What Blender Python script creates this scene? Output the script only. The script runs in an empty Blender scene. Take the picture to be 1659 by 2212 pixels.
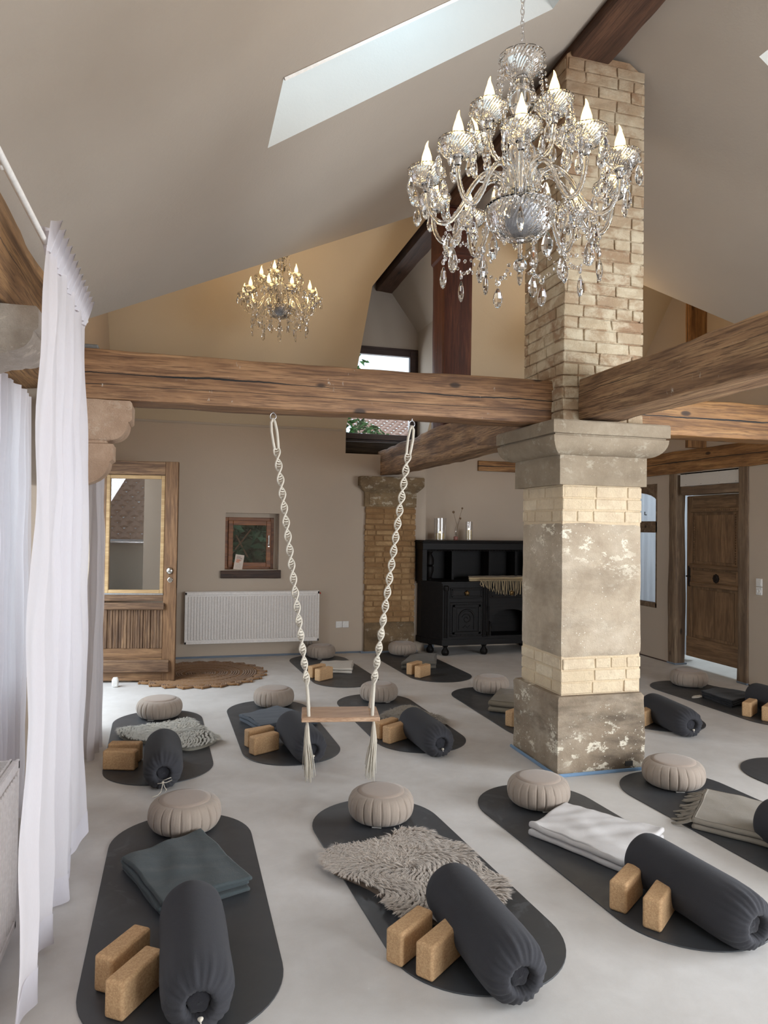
import bpy, math, random
import numpy as np
from mathutils import Vector, Matrix, noise as mnoise

SC = bpy.context.scene
COL = SC.collection
PI = math.pi

# ------------------------------------------------------------------ camera
def make_camera():
    f, hy, s, yaw, H = 1554.2, 1138.1, .01408, 15.7, 1.564
    up = np.array([s, 1, -(hy - 1106) / f]); up /= np.linalg.norm(up)
    fwd = np.array([0, 0, -1.]); fwd -= fwd.dot(up) * up; fwd /= np.linalg.norm(fwd)
    right = np.cross(fwd, up); y = math.radians(yaw)
    Y = math.cos(y) * fwd - math.sin(y) * right; X = math.cos(y) * right + math.sin(y) * fwd
    R = np.array([X, Y, up])
    cd = bpy.data.cameras.new('camera'); cd.sensor_fit = 'VERTICAL'; cd.sensor_height = 24
    cd.lens = 24 * f / 2212; cd.clip_start = .05; cd.clip_end = 200
    c = bpy.data.objects.new('camera', cd); COL.objects.link(c)
    m = Matrix([list(R[0]) + [0], list(R[1]) + [0], list(R[2]) + [H], [0, 0, 0, 1]])
    c.matrix_world = m
    SC.camera = c
make_camera()

# ------------------------------------------------------------------ world, lights, exposure
SC.view_settings.view_transform = 'Standard'
SC.view_settings.look = 'None'
SC.view_settings.gamma = 1
SC.view_settings.exposure = 0.80
SC.view_settings.use_curve_mapping = False
SC.cycles.max_bounces = 10
SC.cycles.diffuse_bounces = 5
SC.cycles.glossy_bounces = 4
SC.cycles.transmission_bounces = 8
SC.cycles.transparent_max_bounces = 16
SC.cycles.sample_clamp_indirect = 6
SC.cycles.use_adaptive_sampling = True
SC.cycles.adaptive_threshold = .04
W = bpy.data.worlds.new('world'); SC.world = W; W.use_nodes = True
W.node_tree.nodes['Background'].inputs[0].default_value = (.66, .85, 1, 1)
W.node_tree.nodes['Background'].inputs[1].default_value = 1.2

def area(name, loc, target, sx, sy, watts, color):
    l = bpy.data.lights.new(name, 'AREA'); l.shape = 'RECTANGLE'; l.size = sx; l.size_y = sy
    l.energy = watts; l.color = color
    o = bpy.data.objects.new(name, l); COL.objects.link(o); o.location = loc
    d = Vector(target) - Vector(loc)
    o.rotation_euler = d.to_track_quat('-Z', 'Y').to_euler()
    return o
DAY = (.90, .945, 1)
# daylight through the glazed openings of the room
area('daylight_rear_doors', (4.2, -3.35, 1.4), (2.8, 2.2, 0), 2.6, 2.3, 190, DAY)
area('daylight_right_window', (6.1, .9, 1.4), (2.4, 2.0, 0), 2.6, 1.9, 240, DAY)
area('daylight_left_window', (-1.35, 3.3, 1.5), (1, 3.3, 1.0), 1.3, 1.5, 8, DAY)
area('daylight_left_door', (-1.5, 6.5, 1.5), (1, 5.8, 0), 1.5, 2.0, 34, DAY)
area('daylight_skylight_left', (.95, 3.25, 4.30), (1.35, 3.2, 3.7), 1.5, .5, 2.6, (.42, .76, 1))
area('daylight_skylight_right', (4.3, 3.2, 4.25), (3.9, 3.2, 3.7), 1.5, .5, 2.6, (.42, .76, 1))
area('daylight_skylight_near', (.95, .4, 4.30), (1.35, .5, 3.7), 1.5, .6, 14, (.80, .92, 1))
area('daylight_next_room', (7.4, 8.2, 2.6), (6.6, 7.6, .5), 1.2, 1.2, 30, (.80, .92, 1))
area('daylight_gable_window', (2.5, 9.6, 3.3), (2.5, 8.0, 2.6), 1.0, .7, 12, DAY)

# ------------------------------------------------------------------ helpers
def lin(r, g, b):
    f = lambda c: (c / 255 / 12.92) if c / 255 <= .04045 else ((c / 255 + .055) / 1.055) ** 2.4
    return (f(r), f(g), f(b), 1)

def tag(o, label=None, cat=None, group=None, kind=None):
    if label: o['label'] = label
    if cat: o['category'] = cat
    if group: o['group'] = group
    if kind: o['kind'] = kind
    return o

def empty(name, loc=(0, 0, 0), rz=0, parent=None):
    o = bpy.data.objects.new(name, None); COL.objects.link(o); o.location = loc
    o.rotation_euler = (0, 0, rz); o.empty_display_size = .1
    if parent: o.parent = parent
    return o

class MB:
    def __init__(s): s.v = []; s.f = []; s.uv = None; s.col = None
    def add(s, vs, fs):
        b = len(s.v); s.v += [tuple(v) for v in vs]; s.f += [tuple(i + b for i in f) for f in fs]; return b
    def box(s, lo, hi, M=None, bev=0):
        (x0, y0, z0), (x1, y1, z1) = lo, hi
        if bev > 0:
            b = min(bev, (x1 - x0) / 2.01, (y1 - y0) / 2.01, (z1 - z0) / 2.01)
            vs = []; idx = {}
            for sx in (0, 1):
                for sy in (0, 1):
                    for sz in (0, 1):
                        c = ((x1, x0)[1 - sx], (y1, y0)[1 - sy], (z1, z0)[1 - sz])
                        d = (b if sx == 0 else -b, b if sy == 0 else -b, b if sz == 0 else -b)
                        for a in range(3):
                            p = [c[0] + d[0], c[1] + d[1], c[2] + d[2]]; p[a] = c[a]
                            idx[(sx, sy, sz, a)] = len(vs); vs.append(tuple(p))
            fs = []
            I = lambda x, y, z, a: idx[(x, y, z, a)]
            fs += [(I(0,0,0,0),I(0,0,1,0),I(0,1,1,0),I(0,1,0,0)), (I(1,0,0,0),I(1,1,0,0),I(1,1,1,0),I(1,0,1,0)),
                   (I(0,0,0,1),I(1,0,0,1),I(1,0,1,1),I(0,0,1,1)), (I(0,1,0,1),I(0,1,1,1),I(1,1,1,1),I(1,1,0,1)),
                   (I(0,0,0,2),I(0,1,0,2),I(1,1,0,2),I(1,0,0,2)), (I(0,0,1,2),I(1,0,1,2),I(1,1,1,2),I(0,1,1,2))]
            for y in (0, 1):
                for z in (0, 1):   # edges along x
                    q = (I(0,y,z,1),I(1,y,z,1),I(1,y,z,2),I(0,y,z,2)); fs.append(q if (y + z) % 2 == 1 else q[::-1])
            for x in (0, 1):
                for z in (0, 1):
                    q = (I(x,0,z,0),I(x,1,z,0),I(x,1,z,2),I(x,0,z,2)); fs.append(q if (x + z) % 2 == 0 else q[::-1])
            for x in (0, 1):
                for y in (0, 1):
                    q = (I(x,y,0,0),I(x,y,1,0),I(x,y,1,1),I(x,y,0,1)); fs.append(q if (x + y) % 2 == 1 else q[::-1])
            for x in (0, 1):
                for y in (0, 1):
                    for z in (0, 1):
                        q = (I(x,y,z,0),I(x,y,z,1),I(x,y,z,2)); fs.append(q if (x + y + z) % 2 == 1 else q[::-1])
        else:
            vs = [(x0,y0,z0),(x1,y0,z0),(x1,y1,z0),(x0,y1,z0),(x0,y0,z1),(x1,y0,z1),(x1,y1,z1),(x0,y1,z1)]
            fs = [(0,3,2,1),(4,5,6,7),(0,1,5,4),(1,2,6,5),(2,3,7,6),(3,0,4,7)]
        if M is not None: vs = [tuple(M @ Vector(v)) for v in vs]
        return s.add(vs, fs)
    def grid(s, nu, nv, fn, closeu=False, closev=False, flip=False):
        b = len(s.v)
        for i in range(nu):
            for j in range(nv): s.v.append(tuple(fn(i, j)))
        for i in range(nu if closeu else nu - 1):
            for j in range(nv if closev else nv - 1):
                a, c, d, e = b + i * nv + j, b + ((i + 1) % nu) * nv + j, b + ((i + 1) % nu) * nv + (j + 1) % nv, b + i * nv + (j + 1) % nv
                s.f.append((a, e, d, c) if flip else (a, c, d, e))
        return b
    def lathe(s, prof, n=24, c=(0, 0, 0), rf=None, cap0=False, cap1=False):
        nv = len(prof)
        def fn(i, j):
            t = 2 * PI * i / n; r, z = prof[j]
            if rf: r = r * rf(t, j)
            return (c[0] + r * math.cos(t), c[1] + r * math.sin(t), c[2] + z)
        b = s.grid(n, nv, fn, closeu=True)
        if cap0: s.f.append(tuple(b + i * nv for i in range(n))[::-1])
        if cap1: s.f.append(tuple(b + i * nv + nv - 1 for i in range(n)))
    def tube(s, pts, r, n=8, cap=True, rf=None, closed=False):
        P = [Vector(p) for p in pts]; m = len(P); up = None; b = len(s.v)
        L = 0
        for k in range(m):
            t = (P[(k + 1) % m] - P[k - 1]) if closed else (P[min(k + 1, m - 1)] - P[max(k - 1, 0)])
            t = t.normalized() if t.length > 1e-9 else Vector((0, 0, 1))
            if up is None:
                up = Vector((0, 0, 1)) if abs(t.z) < .9 else Vector((1, 0, 0))
            a = (up - t * up.dot(t)).normalized(); up = a; c = t.cross(a)
            if k: L += (P[k] - P[k - 1]).length
            rr = r[k] if isinstance(r, (list, tuple)) else r
            for i in range(n):
                th = 2 * PI * i / n; q = rr * (rf(th, L) if rf else 1)
                s.v.append(tuple(P[k] + a * (q * math.cos(th)) + c * (q * math.sin(th))))
        for k in range(m if closed else m - 1):
            for i in range(n):
                a0 = b + k * n + i; a1 = b + k * n + (i + 1) % n; k2 = (k + 1) % m
                s.f.append((a0, a1, b + k2 * n + (i + 1) % n, b + k2 * n + i))
        if cap and not closed:
            s.f.append(tuple(b + i for i in range(n))[::-1]); s.f.append(tuple(b + (m - 1) * n + i for i in range(n)))
    def poly(s, pts): b = s.add(pts, [tuple(range(len(pts)))]); return b
    def prism(s, pts2, axis, a, b_):
        """polygon pts2 extruded along axis ('x','y','z') from a to b_"""
        n = len(pts2)
        def P(u, v, w): return {'x': (w, u, v), 'y': (u, w, v), 'z': (u, v, w)}[axis]
        b = s.add([P(u, v, a) for u, v in pts2] + [P(u, v, b_) for u, v in pts2], [])
        s.f.append(tuple(b + i for i in range(n))); s.f.append(tuple(b + n + i for i in range(n))[::-1])
        for i in range(n): s.f.append((b + i, b + n + i, b + n + (i + 1) % n, b + (i + 1) % n))
    def mesh(s, name, m=None, smooth=False, fixn=True, angle=None):
        me = bpy.data.meshes.new(name); me.from_pydata(s.v, [], s.f)
        if fixn:
            import bmesh
            bm = bmesh.new(); bm.from_mesh(me); bmesh.ops.recalc_face_normals(bm, faces=bm.faces); bm.to_mesh(me); bm.free()
        if s.col is not None:
            at = me.color_attributes.new('tone', 'FLOAT_COLOR', 'POINT')
            at.data.foreach_set('color', np.array(s.col, dtype=np.float32).ravel())
        if smooth: me.polygons.foreach_set('use_smooth', [True] * len(me.polygons))
        if m: me.materials.append(m)
        if angle is not None and smooth: me.set_sharp_from_angle(angle=math.radians(angle))
        me.update(); return me
    def build(s, name, m, parent=None, loc=None, rz=0, smooth=False, fixn=True, angle=None):
        o = bpy.data.objects.new(name, s.mesh(name, m, smooth, fixn, angle)); COL.objects.link(o)
        if parent: o.parent = parent
        if loc is not None: o.location = loc
        if rz: o.rotation_euler = (0, 0, rz)
        return o

def vbuild(mb, name, m, parent, smooth=False):
    """build with the wood grain running upwards"""
    mb.v = [(z, y, -x) for x, y, z in mb.v]; o = mb.build(name, m, parent, smooth=smooth); o.rotation_euler = (0, -PI / 2, 0); return o

def copy_tree(o, parent=None):
    c = o.copy(); COL.objects.link(c); c.parent = parent
    for ch in list(o.children): copy_tree(ch, c)
    return c

def nz(x, y=0, z=0): return mnoise.noise(Vector((x, y, z)))

# ------------------------------------------------------------------ materials
class Mt:
    def __init__(s, name, rough=.6, color=(.5, .5, .5, 1)):
        s.m = bpy.data.materials.new(name); s.m.use_nodes = True; s.nt = s.m.node_tree
        s.b = s.nt.nodes['Principled BSDF']; s.b.inputs['Roughness'].default_value = rough
        s.b.inputs['Base Color'].default_value = color
        s._tc = None
    def n(s, t, **kw):
        nd = s.nt.nodes.new(t)
        for k, v in kw.items():
            if k in nd.inputs: s.set(nd.inputs[k], v)
            else: setattr(nd, k, v)
        return nd
    def set(s, inp, v):
        if isinstance(v, bpy.types.NodeSocket): s.nt.links.new(v, inp)
        else: inp.default_value = v
    def co(s, which='Object'):
        if s._tc is None: s._tc = s.nt.nodes.new('ShaderNodeTexCoord')
        return s._tc.outputs[which]
    def map(s, scale, loc=(0, 0, 0), src=None):
        nd = s.n('ShaderNodeMapping'); s.set(nd.inputs['Vector'], src or s.co()); nd.inputs['Scale'].default_value = scale
        nd.inputs['Location'].default_value = loc; return nd.outputs[0]
    def noise(s, vec, scale, detail=4, rough=.55, dist=0):
        nd = s.n('ShaderNodeTexNoise'); s.set(nd.inputs['Vector'], vec)
        nd.inputs['Scale'].default_value = scale; nd.inputs['Detail'].default_value = detail
        nd.inputs['Roughness'].default_value = rough; nd.inputs['Distortion'].default_value = dist; return nd.outputs[0]
    def ramp(s, fac, stops, interp='LINEAR'):
        nd = s.n('ShaderNodeValToRGB'); s.set(nd.inputs[0], fac); cr = nd.color_ramp; cr.interpolation = interp
        while len(cr.elements) < len(stops): cr.elements.new(.5)
        for e, (p, c) in zip(cr.elements, stops):
            e.position = p; e.color = c if len(c) == 4 else (*c, 1)
        return nd.outputs[0]
    def mix(s, fac, a, b, mode='MIX'):
        nd = s.n('ShaderNodeMix'); nd.data_type = 'RGBA'; nd.blend_type = mode
        s.set(nd.inputs[0], fac); s.set(nd.inputs[6], a); s.set(nd.inputs[7], b); return nd.outputs[2]
    def math(s, op, a, b=0, c=0):
        nd = s.n('ShaderNodeMath'); nd.operation = op; s.set(nd.inputs[0], a); s.set(nd.inputs[1], b); s.set(nd.inputs[2], c); return nd.outputs[0]
    def sep(s, v):
        nd = s.n('ShaderNodeSeparateXYZ'); s.set(nd.inputs[0], v); return nd.outputs
    def bump(s, h, strength=.3, dist=.01):
        nd = s.n('ShaderNodeBump'); s.set(nd.inputs['Height'], h); nd.inputs['Strength'].default_value = strength
        nd.inputs['Distance'].default_value = dist; s.nt.links.new(nd.outputs[0], s.b.inputs['Normal']); return nd
    def color(s, c): s.set(s.b.inputs['Base Color'], c); return s
G = lambda v: (v, v, v, 1)

def plain(name, c, rough=.6, metal=0, bump=0, bscale=60):
    t = Mt(name, rough, c); t.b.inputs['Metallic'].default_value = metal
    nn = t.noise(t.co(), bscale, 3)
    t.color(t.mix(.12, c, t.ramp(nn, [(.3, G(.0)), (.7, (min(1, c[0] * 2), min(1, c[1] * 2), min(1, c[2] * 2), 1))])))
    if bump: t.bump(nn, bump, .004)
    return t.m

def plaster(name, c, spot=True):
    t = Mt(name, .9); v = t.co()
    a = t.noise(v, .7, 5, .6); b = t.noise(v, 55, 4, .6); big = t.noise(v, 2.2, 3)
    c2 = tuple(x * .93 for x in c[:3]) + (1,)
    t.color(t.mix(t.ramp(a, [(.35, G(0)), (.7, G(1))]), c, c2))
    t.bump(t.math('ADD', b, t.math('MULTIPLY', big, 3)), .18, .006)
    return t.m

def floor_mat():
    t = Mt('microcement_floor', .5); v = t.co()
    a = t.noise(v, .9, 7, .62, .4); b = t.noise(v, 5, 6, .65, .3); c = t.noise(v, 30, 4, .6); d = t.noise(v, 220, 2)
    base = t.mix(t.ramp(a, [(.32, G(0)), (.68, G(1))]), lin(202, 199, 195), lin(222, 220, 218))
    base = t.mix(t.math('MULTIPLY', t.ramp(b, [(.35, G(0)), (.62, G(1))]), .35), base, lin(190, 185, 180))
    spots = t.ramp(c, [(.68, G(0)), (.74, G(1))])
    m2 = t.ramp(t.noise(v, 1.7, 3), [(.5, G(0)), (.6, G(1))])
    base = t.mix(t.math('MULTIPLY', t.math('MULTIPLY', spots, m2), .7), base, lin(236, 234, 230))
    dk = t.ramp(t.noise(t.map((1, 1, 1), (7, 3, 1)), 3.3, 5, .7), [(.70, G(0)), (.78, G(1))])
    base = t.mix(t.math('MULTIPLY', dk, .35), base, lin(168, 156, 145))
    base = t.mix(t.math('MULTIPLY', d, .10), base, lin(150, 140, 130))
    t.color(base); t.set(t.b.inputs['Roughness'], t.ramp(b, [(.3, G(.42)), (.7, G(.6))]))
    t.bump(t.math('ADD', c, t.math('MULTIPLY', a, 4)), .12, .004)
    return t.m

def wood(name, dark, mid, light, rough=.65, crack=None, flecks=0, knots=True, g=1.0, bump=.5, bands=None):
    """object X is the length of the timber"""
    t = Mt(name, rough); info = t.n('ShaderNodeObjectInfo')
    off = t.n('ShaderNodeVectorMath'); off.operation = 'ADD'; t.set(off.inputs[0], t.co())
    cb = t.n('ShaderNodeCombineXYZ'); t.set(cb.inputs[0], t.math('MULTIPLY', info.outputs['Random'], 13)); t.nt.links.new(cb.outputs[0], off.inputs[1])
    v = off.outputs[0]
    a = t.noise(t.map((.8 * g, 9 * g, 9 * g), src=v), 1.6, 6, .62, .8)
    fine = t.noise(t.map((2.2 * g, 60 * g, 60 * g), src=v), 2.0, 5, .6, .3)
    blot = t.noise(t.map((1.2, 2.6, 2.6), src=v), 1.8, 5, .6)
    c = t.ramp(a, [(.3, dark), (.5, mid), (.72, light)])
    c = t.mix(t.math('MULTIPLY', t.ramp(fine, [(.38, G(1)), (.52, G(0))]), .75), c, dark)
    c = t.mix(t.math('MULTIPLY', t.ramp(blot, [(.45, G(0)), (.7, G(1))]), .45), c, dark)
    h = t.math('ADD', t.math('MULTIPLY', fine, .6), t.math('MULTIPLY', a, 1.2))
    if knots:
        vo = t.n('ShaderNodeTexVoronoi'); t.set(vo.inputs['Vector'], t.map((2.0, 4.5, 4.5), src=v)); vo.inputs['Scale'].default_value = 1.1
        k = t.ramp(vo.outputs['Distance'], [(.0, G(1)), (.07, G(.9)), (.11, G(0))])
        c = t.mix(k, c, tuple(x * .35 for x in dark[:3]) + (1,))
    if crack is not None:
        xyz = t.sep(t.co()); cm = t.n('ShaderNodeCombineXYZ'); t.set(cm.inputs[0], xyz[0])
        for z0, amp, w, ph in crack:
            wob = t.noise(t.map((1, 1, 1), (ph, 0, 0), cm.outputs[0]), 1.1, 6, .6)
            d = t.math('ABSOLUTE', t.math('SUBTRACT', xyz[2], t.math('ADD', z0, t.math('MULTIPLY', t.math('SUBTRACT', wob, .5), amp))))
            wd = t.math('MULTIPLY', w, t.ramp(t.noise(t.map((1, 1, 1), (ph + 5, 0, 0), cm.outputs[0]), .9, 2), [(.35, G(.05)), (.6, G(1))]))
            msk = t.math('LESS_THAN', d, wd)
            c = t.mix(msk, c, (.006, .004, .003, 1)); h = t.math('SUBTRACT', h, t.math('MULTIPLY', msk, 6))
    if flecks:
        fl = t.noise(t.map((30, 60, 12), src=v), 1.0, 4, .7)
        ms = t.noise(v, 2.2, 3)
        fm = t.math('MULTIPLY', t.ramp(fl, [(.66, G(0)), (.72, G(1))]), t.ramp(ms, [(.48, G(0)), (.6, G(1))]))
        c = t.mix(t.math('MULTIPLY', fm, flecks), c, lin(190, 184, 172))
    t.color(c); t.bump(h, bump, .006)
    return t.m

def stone(name, c1, c2, c3, white=0, stain=0, grain=160, bump=.5, bandz=None):
    t = Mt(name, .92); v = t.co()
    a = t.noise(v, 2.6, 7, .62, .3); b = t.noise(v, 11, 6, .66); c = t.noise(v, grain, 3, .7)
    col = t.ramp(a, [(.3, c1), (.5, c2), (.7, c3)])
    col = t.mix(t.math('MULTIPLY', t.ramp(b, [(.4, G(0)), (.65, G(1))]), .35), col, c1)
    if stain:
        sv = t.noise(t.map((1.5, 1.5, 5), (3, 1, 2)), 1.3, 6, .6)
        col = t.mix(t.math('MULTIPLY', t.ramp(sv, [(.5, G(0)), (.68, G(1))]), stain), col, tuple(x * .45 for x in c1[:3]) + (1,))
    if white:
        w = t.noise(t.map((1, 1, 1.6), (1, 5, 0)), 9, 8, .74, .2); m = t.noise(t.map((1, 1, 1.3), (0, 4, 1)), 2.1, 3)
        wm = t.math('MULTIPLY', t.ramp(w, [(.55, G(0)), (.59, G(1))]), t.ramp(m, [(.44, G(0)), (.56, G(1))]))
        if bandz:
            z = t.sep(v)[2]
            zr = t.n('ShaderNodeMapRange'); t.set(zr.inputs[0], z); zr.inputs[1].default_value = bandz[0]; zr.inputs[2].default_value = bandz[1]
            wm = t.math('MULTIPLY', wm, t.math('ADD', .15, zr.outputs[0]))
        col = t.mix(t.math('MULTIPLY', wm, white), col, lin(232, 224, 204))
        sp = t.n('ShaderNodeTexVoronoi'); t.set(sp.inputs['Vector'], v); sp.inputs['Scale'].default_value = 34
        sm = t.math('MULTIPLY', t.ramp(sp.outputs['Distance'], [(.09, G(1)), (.13, G(0))]), t.ramp(m, [(.42, G(0)), (.5, G(1))]))
        col = t.mix(t.math('MULTIPLY', sm, white * .8), col, lin(236, 232, 220))
    sp2 = t.ramp(c, [(.58, G(0)), (.7, G(1))])
    col = t.mix(t.math('MULTIPLY', sp2, .25), col, tuple(x * .5 for x in c1[:3]) + (1,))
    t.color(col); t.bump(t.math('ADD', t.math('ADD', c, t.math('MULTIPLY', b, 3)), t.math('MULTIPLY', a, 4)), bump, .008)
    return t.m

def brick_mat(name, c1, c2, c3, lime=None, brown_z=None):
    t = Mt(name, .93); v = t.co(); at = t.n('ShaderNodeAttribute', attribute_name='tone')
    a = t.noise(v, 9, 6, .66); c = t.noise(v, 90, 4, .7); p = t.noise(v, 30, 3, .6)
    col = t.mix(at.outputs['Fac'], c1, c2)
    col = t.mix(t.math('MULTIPLY', t.ramp(a, [(.38, G(0)), (.62, G(1))]), .55), col, c3)
    col = t.mix(t.math('MULTIPLY', t.ramp(p, [(.62, G(0)), (.72, G(1))]), .35), col, tuple(x * .5 for x in c1[:3]) + (1,))
    sm = t.noise(t.map((1, 1, 1.5), (4, 2, 9)), 6, 7, .7, .3)
    col = t.mix(t.math('MULTIPLY', t.ramp(sm, [(.46, G(0)), (.60, G(1))]), .75), col, lime or c3)
    if brown_z:
        zr = t.n('ShaderNodeMapRange'); t.set(zr.inputs[0], t.sep(v)[2]); zr.inputs[1].default_value = brown_z[0]; zr.inputs[2].default_value = brown_z[1]
        col = t.mix(t.math('MULTIPLY', t.math('MULTIPLY', zr.outputs[0], 1.0), t.ramp(t.noise(v, 3, 5), [(.3, G(.3)), (.7, G(1))])), col, lin(128, 98, 70))  # bricks turn browner towards the top of the height range
    t.color(col); t.bump(t.math('ADD', c, t.math('MULTIPLY', a, 4)), .6, .008)
    return t.m

def fabric(name, c, rough=.95, scale=350, bump=.35, sheen=.25, wr=0):
    t = Mt(name, rough); v = t.co()
    w = t.noise(v, scale, 3, .6); a = t.noise(v, 3, 4)
    dk = tuple(x * .72 for x in c[:3]) + (1,)
    col = t.mix(t.math('MULTIPLY', w, .5), c, dk); col = t.mix(t.math('MULTIPLY', t.ramp(a, [(.4, G(0)), (.65, G(1))]), .3), col, dk)
    t.color(col)
    h = w
    if wr: h = t.math('ADD', w, t.math('MULTIPLY', t.noise(v, 14, 4, .55, .6), wr))
    t.bump(h, bump, .003)
    t.b.inputs['Sheen Weight'].default_value = sheen; t.b.inputs['Sheen Roughness'].default_value = .5
    t.b.inputs['Specular IOR Level'].default_value = .2
    return t.m

def cork_mat():
    t = Mt('cork', .85); v = t.co()
    vo = t.n('ShaderNodeTexVoronoi'); t.set(vo.inputs['Vector'], v); vo.inputs['Scale'].default_value = 210
    col = t.mix(t.sep(vo.outputs['Color'])[0], lin(182, 144, 104), lin(206, 170, 128))
    d = t.ramp(t.noise(v, 190, 4, .7), [(.62, G(0)), (.7, G(1))])
    col = t.mix(t.math('MULTIPLY', d, .55), col, lin(120, 84, 52)); t.color(col); t.bump(t.noise(v, 260, 3), .4, .002)
    return t.m

def mat_rubber():
    t = Mt('rubber_mat', .42); v = t.co(); info = t.n('ShaderNodeObjectInfo')
    off = t.n('ShaderNodeVectorMath'); off.operation = 'ADD'; t.set(off.inputs[0], v); t.set(off.inputs[1], t.math('MULTIPLY', info.outputs['Random'], 9))
    sm = t.noise(t.map((1, 1, 1), src=off.outputs[0]), 5, 5, .6, 1.2)
    m = t.math('MULTIPLY', t.ramp(sm, [(.54, G(0)), (.60, G(1))]), t.ramp(t.noise(off.outputs[0], 1.6, 2), [(.52, G(0)), (.62, G(1))]))
    t.color(t.mix(t.math('MULTIPLY', m, .35), lin(62, 64, 67), lin(104, 107, 112)))
    t.set(t.b.inputs['Roughness'], t.ramp(sm, [(.3, G(.38)), (.7, G(.5))])); t.bump(t.noise(v, 500, 2), .12, .001)
    return t.m

def glass_mat(name='crystal', rough=0.0, color=(1, 1, 1, 1), ior=1.5):
    t = Mt(name); nt = t.nt; nt.nodes.remove(t.b)
    g = nt.nodes.new('ShaderNodeBsdfGlass'); g.inputs['Color'].default_value = color; g.inputs['Roughness'].default_value = rough; g.inputs['IOR'].default_value = ior
    nt.links.new(g.outputs[0], nt.nodes['Material Output'].inputs[0]); return t.m

def pane_mat(name, tint=(1, 1, 1, 1), refl=1.0):
    t = Mt(name); nt = t.nt; nt.nodes.remove(t.b)
    tr = nt.nodes.new('ShaderNodeBsdfTransparent'); tr.inputs[0].default_value = tint
    gl = nt.nodes.new('ShaderNodeBsdfGlossy'); gl.inputs['Roughness'].default_value = 0
    fr = nt.nodes.new('ShaderNodeFresnel'); ge = nt.nodes.new('ShaderNodeNewGeometry')
    nt.links.new(t.math('SUBTRACT', 1.5, t.math('MULTIPLY', ge.outputs['Backfacing'], .8333)), fr.inputs[0])
    k = t.math('MULTIPLY', fr.outputs[0], refl)
    mx = nt.nodes.new('ShaderNodeMixShader'); nt.links.new(k, mx.inputs[0]); nt.links.new(tr.outputs[0], mx.inputs[1]); nt.links.new(gl.outputs[0], mx.inputs[2])
    nt.links.new(mx.outputs[0], nt.nodes['Material Output'].inputs[0]); return t.m

def sheer_mat(name, c, transp):
    t = Mt(name); nt = t.nt; nt.nodes.remove(t.b)
    w = t.noise(t.map((300, 300, 60)), 1, 2)
    col = t.mix(t.math('MULTIPLY', w, .4), c, tuple(x * .85 for x in c[:3]) + (1,))
    d = nt.nodes.new('ShaderNodeBsdfDiffuse'); t.set(d.inputs[0], col)
    tl = nt.nodes.new('ShaderNodeBsdfTranslucent'); t.set(tl.inputs[0], col)
    tr = nt.nodes.new('ShaderNodeBsdfTransparent')
    m1 = nt.nodes.new('ShaderNodeMixShader'); m1.inputs[0].default_value = .45
    nt.links.new(d.outputs[0], m1.inputs[1]); nt.links.new(tl.outputs[0], m1.inputs[2])
    m2 = nt.nodes.new('ShaderNodeMixShader'); m2.inputs[0].default_value = transp
    nt.links.new(m1.outputs[0], m2.inputs[1]); nt.links.new(tr.outputs[0], m2.inputs[2])
    nt.links.new(m2.outputs[0], nt.nodes['Material Output'].inputs[0]); return t.m

def glow_mat(name, color, strength, mixt=0.0):
    t = Mt(name); nt = t.nt; nt.nodes.remove(t.b)
    e = nt.nodes.new('ShaderNodeEmission'); e.inputs[0].default_value = color; e.inputs[1].default_value = strength
    if mixt:
        tr = nt.nodes.new('ShaderNodeBsdfTransparent'); m = nt.nodes.new('ShaderNodeMixShader'); m.inputs[0].default_value = mixt
        nt.links.new(e.outputs[0], m.inputs[1]); nt.links.new(tr.outputs[0], m.inputs[2]); nt.links.new(m.outputs[0], nt.nodes['Material Output'].inputs[0])
    else: nt.links.new(e.outputs[0], nt.nodes['Material Output'].inputs[0])
    return t.m

M = {}
M['ceil'] = plaster('ceiling_plaster', lin(176, 165, 152))
M['wall'] = plaster('wall_plaster', lin(184, 169, 152))
M['hip'] = plaster('warm_tint_plaster', lin(202, 184, 156))  # hip plaster tinted warmer, part of the lamp glow put into its colour
M['white_board'] = plaster('white_board', lin(205, 200, 192))
M['floor'] = floor_mat()
M['beam'] = wood('old_pine_beam', lin(84, 56, 36), lin(146, 108, 74), lin(182, 142, 102), .6, crack=[(.005, .06, .006, 2), (-.06, .03, .002, 9)], flecks=.7)
M['beam_rough'] = wood('hewn_oak_beam', lin(82, 58, 40), lin(150, 116, 84), lin(192, 158, 118), .7, crack=[(.03, .07, .002, 3), (-.05, .05, .0012, 7)], flecks=.8, bump=.8)
M['beam_orange'] = wood('orange_pine_beam', lin(92, 60, 32), lin(156, 112, 66), lin(188, 144, 92), .6, crack=[(.0, .05, .006, 5)], flecks=.15)
M['beam_dark'] = wood('dark_brown_beam', lin(56, 36, 26), lin(88, 60, 44), lin(112, 80, 60), .65, crack=[(.02, .05, .001, 1)], flecks=.12)
M['beam_red'] = wood('reddish_post_timber', lin(58, 26, 16), lin(88, 44, 28), lin(112, 64, 42), .55, crack=[(.03, .03, .0012, 1)], flecks=.15)
M['beam_grey'] = wood('weathered_grey_beam', lin(98, 72, 46), lin(150, 114, 76), lin(186, 146, 98), .8, crack=[(.0, .05, .002, 1)], bump=.9)
M['beam_black'] = wood('blackened_oak', lin(24, 20, 18), lin(50, 43, 38), lin(78, 68, 60), .7, crack=[(.0, .05, .002, 1)], bump=.9, knots=False)
M['post'] = wood('door_post_timber', lin(84, 66, 52), lin(120, 98, 76), lin(148, 126, 100), .75, crack=[(.0, .03, .001, 1)], bump=.7, flecks=.2)
M['door_wood'] = wood('stripped_pine_door', lin(92, 64, 40), lin(130, 96, 64), lin(156, 120, 84), .6, knots=False, g=1.3, bump=.35)
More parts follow.
